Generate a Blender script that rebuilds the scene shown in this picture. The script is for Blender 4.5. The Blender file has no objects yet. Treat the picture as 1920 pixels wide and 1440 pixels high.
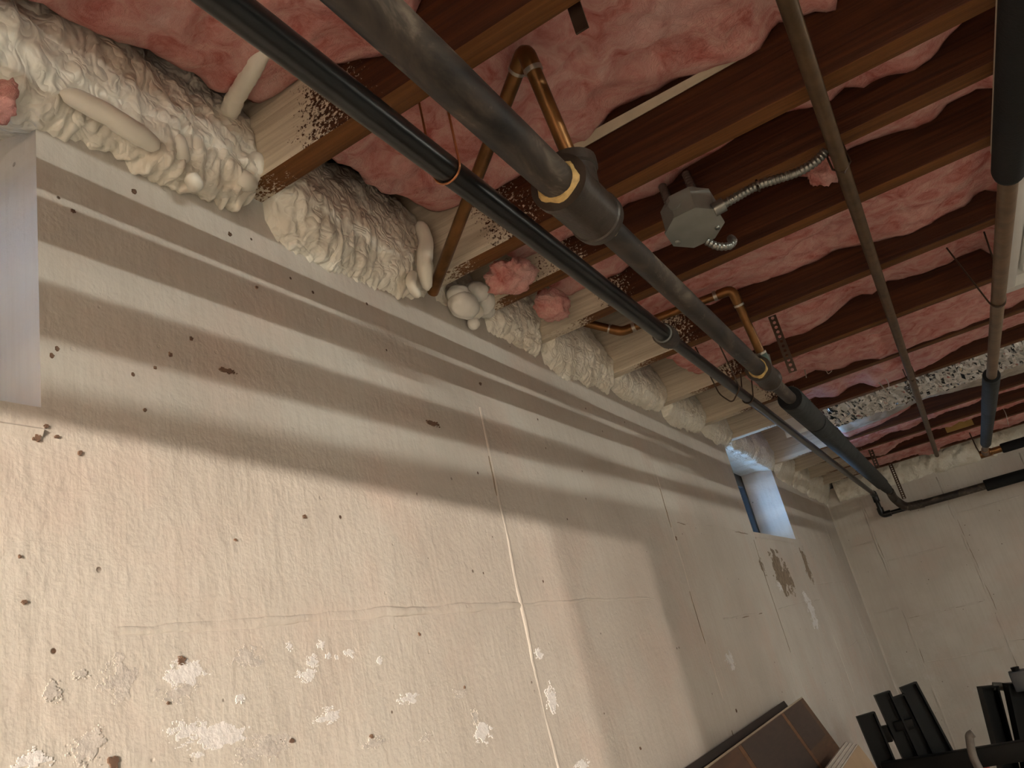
import bpy, bmesh, math, random
import numpy as np
from mathutils import Vector, Matrix

# ------------------------------------------------------------------ camera
CAM = np.array([0.635, 0.0, 1.478])          # stands 0.635 m from the left wall, joists 0.672 m overhead
R = np.array([[0.84047796, 0.35886666, 0.40596984],
              [0.49382542, -0.19895395, -0.846495],
              [-0.22300952, 0.91193862, -0.34443389]])
FPX = 1487.5
H = 0.672                                     # joist underside above the camera
scene = bpy.context.scene
cam_data = bpy.data.cameras.new('camera')
cam = bpy.data.objects.new('camera', cam_data)
scene.collection.objects.link(cam)
cam_data.sensor_width = 36.0
cam_data.lens = FPX / 1920 * 36.0
cam_data.clip_start = 0.02
M = Matrix.Identity(4)
for i in range(3):
    for j in range(3):
        M[i][j] = R[i][j]
    M[i][3] = CAM[i]
cam.matrix_world = M
scene.camera = cam

# ------------------------------------------------------------------ world, exposure
world = bpy.data.worlds.new('overcast_sky')
scene.world = world
world.use_nodes = True
bg = world.node_tree.nodes['Background']
bg.inputs[0].default_value = (0.38, 0.62, 1.0, 1)
bg.inputs[1].default_value = 13.0
scene.view_settings.view_transform = 'Standard'
scene.view_settings.look = 'None'
scene.view_settings.gamma = 1.0
scene.view_settings.use_curve_mapping = False
scene.view_settings.exposure = 0.0
TUBE_STRENGTH = 335.0
BULB_STRENGTH = 41000.0

random.seed(7)
rng = np.random.default_rng(11)

# ------------------------------------------------------------------ noise (numpy)
PERM = np.random.default_rng(3).permutation(256)
PERM = np.concatenate([PERM, PERM, PERM])
G = np.random.default_rng(5).normal(size=(256, 3))
G /= np.linalg.norm(G, axis=1)[:, None]
def pn(p):
    p = np.asarray(p, float)
    i = np.floor(p).astype(int); f = p - i
    u = f * f * f * (f * (f * 6 - 15) + 10)
    i &= 255
    out = 0
    for a in (0, 1):
        for b in (0, 1):
            for c in (0, 1):
                h = PERM[PERM[PERM[i[:, 0] + a] + i[:, 1] + b] + i[:, 2] + c]
                d = f - np.array([a, b, c])
                w = (u[:, 0] if a else 1 - u[:, 0]) * (u[:, 1] if b else 1 - u[:, 1]) * (u[:, 2] if c else 1 - u[:, 2])
                out = out + w * (G[h] * d).sum(1)
    return out
def fbm(p, n=3):
    s = 0; a = 1.0
    for k in range(n):
        s = s + a * pn(p * 2 ** k + 13.7 * k); a *= .5
    return s
def billow(p, warp=.6):
    q = p + warp * np.stack([pn(p * .6 + 31), pn(p * .6 + 57), pn(p * .6 + 83)], 1)
    return np.abs(pn(q)) * 2.2
def n1(x, seed=0, s=1.0):
    x = np.atleast_1d(np.asarray(x, float))
    return pn(np.stack([x * s, np.full_like(x, seed + .37), np.full_like(x, seed * 1.7 + .11)], 1))

# ------------------------------------------------------------------ object helpers
COL = scene.collection
BASE = {}
def tag(o, label=None, cat=None, group=None, kind=None):
    if label: o['label'] = label
    if cat: o['category'] = cat
    if group: o['group'] = group
    if kind: o['kind'] = kind
    return o
def thing(name, base, label=None, cat=None, group=None, kind=None):
    o = bpy.data.objects.new(name, None); COL.objects.link(o)
    b = np.array(base, float) + CAM
    o.location = b; o.empty_display_size = .05
    BASE[o.name] = b
    return tag(o, label, cat, group, kind)
def mesh(name, v, f, mat, parent=None, smooth=True, autosmooth=None):
    """v in metres relative to the camera point; linked as one mesh object."""
    v = np.asarray(v, float) + CAM
    if parent is not None: org = BASE[parent.name]
    else: org = np.array([(v[:, 0].min() + v[:, 0].max()) / 2, (v[:, 1].min() + v[:, 1].max()) / 2, v[:, 2].min()])
    me = bpy.data.meshes.new(name)
    me.from_pydata((v - org).tolist(), [], [list(map(int, q)) for q in f])
    bm = bmesh.new(); bm.from_mesh(me); bmesh.ops.recalc_face_normals(bm, faces=bm.faces); bm.to_mesh(me); bm.free()
    me.materials.append(mat)
    if smooth:
        for p in me.polygons: p.use_smooth = True
        if autosmooth: me.set_sharp_from_angle(angle=math.radians(autosmooth))
    o = bpy.data.objects.new(name, me); COL.objects.link(o)
    BASE[o.name] = org
    if parent is not None: o.parent = parent; o.matrix_parent_inverse = Matrix.Identity(4); o.location = (0, 0, 0)
    else: o.location = org
    return o
def boxgeo(x0, x1, y0, y1, z0, z1, bev=0):
    if bev <= 0:
        v = [(x, y, z) for x in (x0, x1) for y in (y0, y1) for z in (z0, z1)]
        f = [(0, 1, 3, 2), (4, 6, 7, 5), (0, 4, 5, 1), (2, 3, 7, 6), (0, 2, 6, 4), (1, 5, 7, 3)]
        return np.array(v, float), f
    bm = bmesh.new(); bmesh.ops.create_cube(bm, size=1)
    for w in bm.verts:
        w.co = ((x0 + x1) / 2 + w.co.x * (x1 - x0), (y0 + y1) / 2 + w.co.y * (y1 - y0), (z0 + z1) / 2 + w.co.z * (z1 - z0))
    bmesh.ops.bevel(bm, geom=bm.edges[:], offset=bev, segments=2, affect='EDGES', profile=.6)
    bm.verts.index_update()
    v = np.array([tuple(w.co) for w in bm.verts]); f = [[w.index for w in q.verts] for q in bm.faces]
    bm.free(); return v, f
def box(name, x0, x1, y0, y1, z0, z1, mat, parent=None, bev=0):
    v, f = boxgeo(x0, x1, y0, y1, z0, z1, bev)
    return mesh(name, v, f, mat, parent, smooth=bev > 0, autosmooth=40 if bev > 0 else None)
def join(parts):
    V = []; F = []; n = 0
    for v, f in parts:
        V.append(np.asarray(v, float)); F += [[i + n for i in q] for q in f]; n += len(v)
    return np.concatenate(V), F
def frames(P):
    P = np.asarray(P, float); T = np.gradient(P, axis=0); T /= np.linalg.norm(T, axis=1)[:, None] + 1e-12
    a = np.array([0, 0, 1.]) if abs(T[0][2]) < .9 else np.array([1., 0, 0])
    N = [np.cross(T[0], a)]; N[0] /= np.linalg.norm(N[0])
    for i in range(1, len(P)):
        n = N[-1] - T[i] * (N[-1] @ T[i]); n /= np.linalg.norm(n); N.append(n)
    N = np.array(N); return T, N, np.cross(T, N)
def tubegeo(P, r, seg=16, caps=True, rough=0, seed=0):
    P = np.asarray(P, float); r = np.broadcast_to(np.asarray(r, float), (len(P),))
    # straight steps in radius need doubled points: nudge coincident points apart
    P = P.copy()
    for i in range(1, len(P)):
        if np.linalg.norm(P[i] - P[i - 1]) < 1e-6: P[i] = P[i] + (P[min(i + 1, len(P) - 1)] - P[i]) * 1e-3 + 1e-7
    T, N, B = frames(P)
    a = np.linspace(0, 2 * np.pi, seg, endpoint=False)
    ring = np.cos(a)[None, :, None] * N[:, None, :] + np.sin(a)[None, :, None] * B[:, None, :]
    rr = np.repeat(r[:, None], seg, 1)
    if rough:
        q = (P[:, None, :] + ring * r[:, None, None]).reshape(-1, 3)
        rr = rr + (rough * pn(q * 60 + seed)).reshape(rr.shape)
    V = (P[:, None, :] + ring * rr[:, :, None]).reshape(-1, 3)
    F = []
    for i in range(len(P) - 1):
        for j in range(seg):
            k = (j + 1) % seg
            F.append((i * seg + j, i * seg + k, (i + 1) * seg + k, (i + 1) * seg + j))
    if caps:
        F.append(list(range(seg))[::-1]); F.append([(len(P) - 1) * seg + j for j in range(seg)])
    return V, F
def tube(name, P, r, mat, parent=None, seg=16, rough=0, seed=0):
    v, f = tubegeo(P, r, seg, True, rough, seed)
    return mesh(name, v, f, mat, parent, True, 45)
def round_path(P, rad=.02, n=6):
    P = [np.array(p, float) for p in P]; out = [P[0]]
    for i in range(1, len(P) - 1):
        a = P[i - 1] - P[i]; b = P[i + 1] - P[i]; la = np.linalg.norm(a); lb = np.linalg.norm(b)
        d = min(rad, la * .45, lb * .45); p0 = P[i] + a / la * d; p1 = P[i] + b / lb * d
        for t in np.linspace(0, 1, n): out.append((1 - t) ** 2 * p0 + 2 * t * (1 - t) * P[i] + t * t * p1)
    out.append(P[-1]); return np.array(out)
def resample(P, step):
    P = np.asarray(P, float); d = np.concatenate([[0], np.cumsum(np.linalg.norm(np.diff(P, axis=0), axis=1))])
    s = np.linspace(0, d[-1], max(2, int(d[-1] / step) + 1))
    return np.stack([np.interp(s, d, P[:, k]) for k in range(3)], 1)
def gridfaces(n, m, off=0):
    return [(off + i * m + j, off + i * m + j + 1, off + (i + 1) * m + j + 1, off + (i + 1) * m + j) for i in range(n - 1) for j in range(m - 1)]
def blobgeo(c, rad, seed=0, amp=.25, sub=4, freq=2.2, ax=None):
    bm = bmesh.new(); bmesh.ops.create_icosphere(bm, subdivisions=sub, radius=1)
    v = np.array([tuple(w.co) for w in bm.verts]); bm.verts.index_update()
    f = [[w.index for w in q.verts] for q in bm.faces]; bm.free()
    d = 1 + amp * (billow(v * freq + seed * 7.3) - .5)
    v = v * d[:, None] * np.array(rad)
    if ax is not None:
        v = v @ np.array(ax)
    return v + np.array(c), f
def ray(x, y):
    return R @ np.array([(x - 960) / FPX, -(y - 720) / FPX, -1.0])
def at(x, y, X=None, Y=None, Z=None):
    """a sight line measured in the photograph, met with a plane of the room"""
    r = ray(x, y)
    if X is not None: return r * X / r[0]
    if Y is not None: return r * Y / r[1]
    return r * Z / r[2]

# ------------------------------------------------------------------ materials
def newmat(name):
    m = bpy.data.materials.new(name); m.use_nodes = True
    nt = m.node_tree; b = nt.nodes['Principled BSDF']
    return m, nt, b
class NT:
    def __init__(s, nt): s.nt = nt; s.L = nt.links
    def n(s, t, **k):
        o = s.nt.nodes.new(t)
        for a, v in k.items(): setattr(o, a, v)
        return o
    def pos(s, scale=(1, 1, 1), loc=(0, 0, 0)):
        g = s.n('ShaderNodeNewGeometry'); mp = s.n('ShaderNodeMapping')
        mp.inputs['Scale'].default_value = scale; mp.inputs['Location'].default_value = loc
        s.L.new(g.outputs['Position'], mp.inputs['Vector']); return mp.outputs[0]
    def noise(s, vec, scale, detail=3, rough=.55, dist=0):
        o = s.n('ShaderNodeTexNoise'); o.inputs['Scale'].default_value = scale; o.inputs['Detail'].default_value = detail
        o.inputs['Roughness'].default_value = rough; o.inputs['Distortion'].default_value = dist
        s.L.new(vec, o.inputs['Vector']); return o.outputs['Fac']
    def ramp(s, fac, stops):
        o = s.n('ShaderNodeValToRGB'); e = o.color_ramp.elements
        while len(e) > len(stops): e.remove(e[-1])
        while len(e) < len(stops): e.new(.5)
        for k, (p, c) in zip(e, stops): k.position = p; k.color = (c, c, c, 1) if isinstance(c, (int, float)) else (*c, 1)
        s.L.new(fac, o.inputs[0]); return o.outputs[0]
    def mix(s, fac, a, b):
        o = s.n('ShaderNodeMix', data_type='RGBA')
        for sock, v in ((0, fac), (6, a), (7, b)):
            if isinstance(v, (int, float)): o.inputs[sock].default_value = v
            elif isinstance(v, tuple): o.inputs[sock].default_value = (*v, 1)
            else: s.L.new(v, o.inputs[sock])
        return o.outputs[2]
    def math(s, op, a, b=None, clamp=False):
        o = s.n('ShaderNodeMath', operation=op, use_clamp=clamp)
        for i, v in ((0, a), (1, b)):
            if v is None: continue
            if isinstance(v, (int, float)): o.inputs[i].default_value = v
            else: s.L.new(v, o.inputs[i])
        return o.outputs[0]
    def bump(s, h, strength, dist=.01, normal=None):
        o = s.n('ShaderNodeBump'); o.inputs['Strength'].default_value = strength; o.inputs['Distance'].default_value = dist
        s.L.new(h, o.inputs['Height'])
        if normal is not None: s.L.new(normal, o.inputs['Normal'])
        return o.outputs[0]
    def sep(s):
        g = s.n('ShaderNodeNewGeometry'); o = s.n('ShaderNodeSeparateXYZ'); s.L.new(g.outputs['Position'], o.inputs[0]); return o.outputs
    def nrm(s):
        g = s.n('ShaderNodeNewGeometry'); o = s.n('ShaderNodeSeparateXYZ'); s.L.new(g.outputs['True Normal'], o.inputs[0]); return o.outputs

def simple(name, col, rough=.6, metal=0, var=.25, scale=30, bump=0, bscale=200, dark=None, spec=.5, stretch=(1, 1, 1)):
    m, nt, b = newmat(name); t = NT(nt)
    v = t.pos(stretch); f = t.noise(v, scale, 4)
    d = dark or tuple(c * (1 - var) for c in col); l = tuple(min(1, c * (1 + var * .6)) for c in col)
    c = t.ramp(f, [(.3, d), (.55, col), (.75, l)])
    nt.links.new(c, b.inputs['Base Color']); b.inputs['Roughness'].default_value = rough; b.inputs['Metallic'].default_value = metal
    b.inputs['Specular IOR Level'].default_value = spec
    if bump: nt.links.new(t.bump(t.noise(v, bscale, 3), bump, .003), b.inputs['Normal'])
    return m

def mat_wall():
    m, nt, b = newmat('painted_concrete'); t = NT(nt)
    p = t.pos()
    blot = t.noise(p, 2.2, 4, .6)
    c = t.ramp(blot, [(.30, (.49, .445, .395)), (.5, (.56, .52, .467)), (.68, (.62, .585, .53))])
    # rosy undercoat showing through in places
    c = t.mix(t.math('MULTIPLY', t.ramp(t.noise(t.pos(loc=(4, 1, 2)), 4.5, 5, .6), [(.5, 0.), (.68, 1.)]), .35), c, (.60, .45, .38))
    # brushed streaks, mostly upright
    st = t.noise(t.pos((90, 90, 5)), 1.0, 3, .6)
    c = t.mix(t.math('MULTIPLY', t.ramp(st, [(.45, 0.), (.62, 1.)]), .16), c, (.42, .37, .31))
    # fine dark pits
    vo = t.n('ShaderNodeTexVoronoi'); vo.inputs['Scale'].default_value = 26; nt.links.new(t.pos(), vo.inputs['Vector'])
    pit = t.ramp(vo.outputs['Distance'], [(.0, 1.), (.055, 1.), (.075, 0.)])
    sel = t.ramp(t.noise(t.pos(loc=(7, 3, 1)), 9, 2), [(.54, 0.), (.57, 1.)])
    c = t.mix(t.math('MULTIPLY', pit, sel), c, (.10, .06, .04))
    # chalky bloom toward the lower wall
    z = t.sep()[2]
    low = t.math('SUBTRACT', 1.0, t.math('MULTIPLY', t.math('SUBTRACT', z, 0.9), 1.7), True)
    fl = t.ramp(t.noise(t.pos(loc=(2, 9, 4)), 7, 6, .7), [(.57, 0.), (.64, 1.)])
    c = t.mix(t.math('MULTIPLY', t.math('MULTIPLY', fl, low), .45), c, (.66, .62, .60))
    nt.links.new(c, b.inputs['Base Color'])
    b.inputs['Roughness'].default_value = .75; b.inputs['Specular IOR Level'].default_value = .3
    h1 = t.noise(p, 9, 5, .6); h2 = t.noise(t.pos((60, 60, 9)), 1.6, 4, .6); h3 = t.noise(p, 120, 3, .6)
    n = t.bump(h1, .14, .03); n = t.bump(t.noise(p, 32, 4, .6, .8), .12, .008, n); n = t.bump(h2, .12, .006, n); n = t.bump(h3, .22, .003, n)
    n = t.bump(pit, .3, -.004, n)
    nt.links.new(n, b.inputs['Normal'])
    return m

FOAMC = (.70, .64, .52)
def mat_foam():
    m, nt, b = newmat('spray_foam_cream'); t = NT(nt); p = t.pos()
    c = t.ramp(t.noise(p, 14, 4), [(.3, (.72, .645, .53)), (.5, (.82, .775, .67)), (.72, (.87, .84, .75))])
    nt.links.new(c, b.inputs['Base Color']); b.inputs['Roughness'].default_value = .34
    b.inputs['Specular IOR Level'].default_value = .5
    w = t.noise(p, 34, 1, .5, 1.3)
    fold = t.math('ABSOLUTE', t.math('SUBTRACT', w, .5))          # rounded folds with creases between them
    fold = t.math('MINIMUM', t.math('MULTIPLY', fold, 6.0), 1.0)
    n = t.bump(fold, .40, .006)
    n = t.bump(t.noise(p, 110, 2), .12, .003, n)
    nt.links.new(n, b.inputs['Normal'])
    return m
def mat_joist():
    m, nt, b = newmat('joist_wood'); t = NT(nt)
    gr = t.noise(t.pos((2.0, 60, 60)), 1.4, 5, .65, .6)
    c = t.ramp(gr, [(.3, (.024, .006, .0020)), (.5, (.052, .0140, .0042)), (.72, (.095, .029, .0080))])
    kn = t.noise(t.pos((3, 9, 9)), 1.2, 3)
    c = t.mix(t.math('MULTIPLY', t.ramp(kn, [(.55, 0.), (.7, 1.)]), .5), c, (.035, .012, .006))
    # light caught on the narrow underside, painted as a lighter, yellower colour
    under = t.math('LESS_THAN', t.nrm()[2], -.5)
    c = t.mix(t.math('MULTIPLY', under, .65), c, t.ramp(gr, [(.3, (.11, .040, .009)), (.7, (.24, .098, .024))]))
    # spray-foam overspray near the wall: speckled outline of its own
    x = t.sep()[0]
    a = t.math('ADD', x, t.math('MULTIPLY', t.math('SUBTRACT', t.noise(t.pos((1, 1, 1), (0, 3.1, 0)), 5.5, 2), .5), .22))
    a = t.math('ADD', a, t.math('MULTIPLY', t.math('SUBTRACT', t.noise(t.pos(), 190, 2, .7), .5), .26))
    a = t.math('ADD', a, t.math('MULTIPLY', under, .13))
    far = t.math('MULTIPLY', t.math('SUBTRACT', t.sep()[1], 1.0), .06, False)
    far = t.math('MAXIMUM', t.math('MINIMUM', far, .12), 0.0)
    a = t.math('SUBTRACT', a, far)
    k = t.ramp(a, [(.17, 1.), (.195, 0.)])
    fo = t.ramp(gr, [(.35, (.50, .42, .32)), (.6, (.66, .58, .46))])
    c = t.mix(k, c, fo)
    nt.links.new(c, b.inputs['Base Color']); b.inputs['Roughness'].default_value = .72; b.inputs['Specular IOR Level'].default_value = .25
    n = t.bump(gr, .45, .004); n = t.bump(t.noise(t.pos(), 190, 2, .7), .12, .003, n)
    nt.links.new(n, b.inputs['Normal'])
    return m
def mat_pink():
    m, nt, b = newmat('pink_fiberglass'); t = NT(nt); p = t.pos()
    f = t.noise(p, 16, 6, .65, 1.3)
    c = t.ramp(f, [(.30, (.48, .13, .11)), (.45, (.66, .30, .265)), (.6, (.74, .42, .375)), (.78, (.80, .56, .51))])
    c = t.mix(t.math('MULTIPLY', t.ramp(t.noise(t.pos(loc=(3, 3, 3)), 5, 4, .6), [(.55, 0.), (.7, 1.)]), .5), c, (.80, .56, .52))
    nt.links.new(c, b.inputs['Base Color']); b.inputs['Roughness'].default_value = 1; b.inputs['Specular IOR Level'].default_value = .05
    n = t.bump(t.noise(p, 55, 5, .7, 2.0), .6, .012); n = t.bump(t.noise(t.pos((1, 5, 5)), 120, 4, .7, 1.5), .4, .003, n)
    nt.links.new(n, b.inputs['Normal'])
    return m
def mat_pipe_black():
    m, nt, b = newmat('black_painted_pipe'); t = NT(nt)
    f = t.noise(t.pos((1, .25, 1)), 25, 4)
    c = t.ramp(f, [(.3, (.003, .0035, .0035)), (.6, (.007, .0075, .007)), (.8, (.024, .025, .024))])
    nt.links.new(c, b.inputs['Base Color']); b.inputs['Roughness'].default_value = .28
    nt.links.new(t.bump(t.noise(t.pos(), 90, 3), .12, .002), b.inputs['Normal'])
    return m
def mat_pane():
    m, nt, b = newmat('window_glass'); nt.nodes.remove(b); t = NT(nt)
    tr = t.n('ShaderNodeBsdfTransparent'); gl = t.n('ShaderNodeBsdfGlossy'); gl.inputs['Roughness'].default_value = .05
    tr.inputs[0].default_value = (.93, .96, .97, 1)
    mx = t.n('ShaderNodeMixShader'); fr = t.n('ShaderNodeFresnel'); fr.inputs[0].default_value = 1.45
    nt.links.new(fr.outputs[0], mx.inputs[0]); nt.links.new(tr.outputs[0], mx.inputs[1]); nt.links.new(gl.outputs[0], mx.inputs[2])
    nt.links.new(mx.outputs[0], nt.nodes['Material Output'].inputs[0])
    return m
def mat_emit(name, col, s):
    m, nt, b = newmat(name)
    b.inputs['Base Color'].default_value = (.9, .9, .9, 1); b.inputs['Emission Color'].default_value = (*col, 1); b.inputs['Emission Strength'].default_value = s
    return m
def mat_panel():
    m, nt, b = newmat('inlaid_panel_face'); t = NT(nt)
    f = t.noise(t.pos((20, 3, 20)), 3, 4)
    c = t.ramp(f, [(.3, (.075, .033, .015)), (.7, (.125, .060, .028))])
    nt.links.new(c, b.inputs['Base Color']); b.inputs['Roughness'].default_value = .5
    return m

WALL = mat_wall(); FOAM = mat_foam(); JOIST = mat_joist(); PINK = mat_pink(); BLACK = mat_pipe_black(); PANE = mat_pane()
def mat_steel():
    m, nt, b = newmat('aged_steel_pipe'); t = NT(nt)
    a = t.noise(t.pos((1, .4, 1)), 18, 5, .65, .8); g = t.noise(t.pos((1, .5, 1), (3, 5, 1)), 45, 4, .7)
    c = t.ramp(a, [(.36, (.007, .006, .0055)), (.47, (.028, .021, .016)), (.57, (.055, .041, .030)), (.68, (.17, .135, .10))])
    c = t.mix(t.ramp(g, [(.62, 0.), (.72, .55)]), c, (.17, .14, .105))
    nt.links.new(c, b.inputs['Base Color']); b.inputs['Metallic'].default_value = .15
    nt.links.new(t.ramp(a, [(.3, .42), (.7, .7)]), b.inputs['Roughness'])
    nt.links.new(t.bump(a, .35, .004), b.inputs['Normal'])
    return m
STEEL = mat_steel()
IRON = simple('cast_fitting', (.048, .036, .027), .42, .25, .4, 30, .3, 90)
DOPE = simple('thread_sealant', (.50, .33, .12), .6, 0, .45, 60, .4, 120)
DOPEW = simple('pale_thread_sealant', (.55, .47, .28), .6, 0, .35, 70, .4, 120)
COPPER = simple('tarnished_copper', (.20, .092, .030), .38, .75, .45, 25, .08, 90)
COPPERW = simple('bright_copper_wire', (.60, .25, .12), .3, .9, .2, 30)
SOLDER = simple('solder_band', (.42, .38, .32), .35, .8, .2, 60)
WIRE = simple('dark_wire', (.06, .035, .02), .5, .5, .3, 60)
INSUL = simple('grey_pipe_insulation', (.040, .043, .042), .85, 0, .3, 40, .3, 220, spec=.25)
INSULB = simple('black_pipe_insulation', (.008, .008, .008), .8, 0, .2, 40, .2, 200, spec=.25)
GALV = simple('galvanised_steel', (.26, .265, .245), .5, .3, .2, 14, .05, 60)
FLEX = simple('flexible_conduit', (.25, .25, .23), .35, .85, .2, 40)
STRAP = simple('hanger_strap', (.075, .045, .03), .5, .6, .3, 50)
FOIL = simple('crinkled_foil', (.86, .86, .84), .10, 1.0, .08, 20, .35, 45)
GREYWOOL = simple('grey_fiberglass', (.48, .43, .37), 1, 0, .3, 25, .6, 70, spec=.05)
PAPER = simple('kraft_paper_flange', (.55, .48, .36), .8, 0, .2, 20)
WHITEP = simple('white_plastic', (.72, .71, .68), .4, 0, .06, 10)
CREAMB = simple('cream_board', (.60, .53, .42), .7, 0, .12, 18, .1, 80)
CONC = simple('bare_concrete', (.46, .43, .39), .9, 0, .2, 6, .3, 60)
SUBF = simple('subfloor_boards', (.16, .08, .035), .8, 0, .35, 5, .3, 60, stretch=(3, 1, 1))
FLAKE = simple('bare_plaster_flake', (.74, .72, .71), .85, 0, .12, 60, .4, 160)
FLAKEG = simple('greyish_bare_patch', (.56, .52, .48), .85, 0, .2, 60, .4, 160)
SCRAPE = simple('scraped_brown_patch', (.26, .20, .14), .85, 0, .4, 50, .5, 120)
CHIP = simple('chip_hole', (.15, .09, .06), .9, 0, .3, 80)
FRAME = simple('dark_window_frame', (.02, .022, .025), .45, .2, .3, 30)
PANELF = mat_panel()
PANELO = simple('orange_brown_inlay', (.105, .052, .024), .5, 0, .3, 6, stretch=(20, 3, 20))
STRIP = simple('light_inlay_strip', (.19, .085, .03), .5, 0, .3, 6, stretch=(20, 3, 20))
PANELD = simple('dark_inlay', (.055, .032, .024), .5, 0, .3, 6, stretch=(20, 3, 20))
PANELE = simple('pale_panel_edge', (.45, .38, .28), .6, 0, .15, 30)
DARKB = simple('dark_board', (.03, .017, .012), .6, 0, .3, 10)
WHITEB = simple('white_painted_board', (.62, .57, .50), .6, 0, .12, 20)
TAN = simple('tan_cardboard', (.42, .30, .19), .75, 0, .1, 15)
PLASTIC = simple('black_plastic', (.0025, .0025, .0025), .5, 0, .2, 20, spec=.18)
CANE = simple('grey_handle', (.17, .145, .125), .45, 0, .25, 30)
RED = simple('red_plastic', (.45, .02, .01), .45, 0, .15, 20)
YELLOW = simple('yellow_wood_block', (.38, .25, .07), .7, 0, .2, 20)

# ------------------------------------------------------------------ room shell
XL, XR = -.635, 3.4
YF, YP, YB = 5.37, -.8, -7.0
ZF, ZC = -1.478, H + .235
WIN = [(-.43, .388), (3.02, 3.84)]
SILL = .312
def cells(us, zs, hole, d0, d1, axis):
    """wall slab with rectangular openings; only outer faces are made"""
    V = []; idx = {}; F = []
    def vert(u, d, z):
        k = (round(u, 5), round(d, 5), round(z, 5))
        if k not in idx:
            idx[k] = len(V); V.append((d, u, z) if axis == 'y' else (u, d, z))
        return idx[k]
    n, m = len(us) - 1, len(zs) - 1
    solid = [[not hole((us[i] + us[i + 1]) / 2, (zs[j] + zs[j + 1]) / 2) for j in range(m)] for i in range(n)]
    S = lambda i, j: 0 <= i < n and 0 <= j < m and solid[i][j]
    for i in range(n):
        for j in range(m):
            if not solid[i][j]: continue
            u0, u1, z0, z1 = us[i], us[i + 1], zs[j], zs[j + 1]
            for d in (d0, d1): F.append([vert(u0, d, z0), vert(u1, d, z0), vert(u1, d, z1), vert(u0, d, z1)])
            if not S(i - 1, j): F.append([vert(u0, d0, z0), vert(u0, d1, z0), vert(u0, d1, z1), vert(u0, d0, z1)])
            if not S(i + 1, j): F.append([vert(u1, d0, z0), vert(u1, d1, z0), vert(u1, d1, z1), vert(u1, d0, z1)])
            if not S(i, j - 1): F.append([vert(u0, d0, z0), vert(u1, d0, z0), vert(u1, d1, z0), vert(u0, d1, z0)])
            if not S(i, j + 1): F.append([vert(u0, d0, z1), vert(u1, d0, z1), vert(u1, d1, z1), vert(u0, d1, z1)])
    return np.array(V), F
v, f = cells([YB, -.43, .388, 3.02, 3.84, YF], [ZF, SILL, H], lambda u, z: z > SILL and any(a < u < b for a, b in WIN), XL - .2, XL, 'y')
wall_left = tag(mesh('wall_left', v, f, WALL, smooth=False), 'cream painted concrete wall with two small window openings under the joists', 'wall', kind='structure')
v, f = boxgeo(XL - .2, XR + .2, YF, YF + .2, ZF, H)
wall_far = tag(mesh('wall_far', v, f, WALL, smooth=False), 'cream painted concrete end wall behind the black pipe run', 'wall', kind='structure')
v, f = boxgeo(XR, XR + .2, YB, YF, ZF, H)
wall_right = tag(mesh('wall_right', v, f, WALL, smooth=False), 'painted wall across the basement opposite the windows', 'wall', kind='structure')
v, f = boxgeo(XL - .2, XR + .2, YB - .2, YB, ZF, H)
wall_back = tag(mesh('wall_back', v, f, WALL, smooth=False), 'painted wall closing the room behind the doorway', 'wall', kind='structure')
v, f = cells([XL, -.42, .39, XR], [ZF, .36, ZC], lambda u, z: z < .36 and -.42 < u < .39, YP - .1, YP, 'x')
wall_part = tag(mesh('wall_partition', v, f, WALL, smooth=False), 'partition wall with an open doorway behind the viewer', 'wall', kind='structure')
v, f = boxgeo(XL - .2, XR + .2, YB - .2, YF + .2, ZF - .1, ZF)
tag(mesh('floor', v, f, CONC, smooth=False), 'grey concrete basement floor', 'floor', kind='structure')
v, f = boxgeo(XL - .2, XR + .2, YB - .2, YF + .2, ZC, ZC + .03)
ceiling = tag(mesh('ceiling', v, f, SUBF, smooth=False), 'exposed dark wooden floor joists carrying the subfloor above', 'ceiling', kind='structure')
box('rim_board', XL - .2, XL - .16, YB - .2, YF + .2, H + .002, ZC, SUBF, ceiling)
box('rim_board', XL - .16, XR + .2, YF + .1, YF + .14, H + .002, ZC, SUBF, ceiling)
box('rim_board', XR + .1, XR + .14, YB - .2, YF + .1, H + .002, ZC, SUBF, ceiling)
box('rim_board', XL - .16, XR + .1, YB - .2, YB - .16, H + .002, ZC, SUBF, ceiling)

JF = [-6.2, -5.4, -4.6, -3.8, -3.0, -2.2, -1.5, -.52, -.12, .288, .697, 1.102, 1.273, 1.508, 1.900, 2.310, 2.720, 3.095, 3.900, 4.290, 4.690, 5.100]
JT = .040
jg = boxgeo(XL - .155, XR + .08, 0, JT, 0, .233, .003)
for y in JF:
    v = jg[0] + np.array([0, y - JT, H])
    mesh('joist', v, jg[1], JOIST, ceiling, True, 40)

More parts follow.
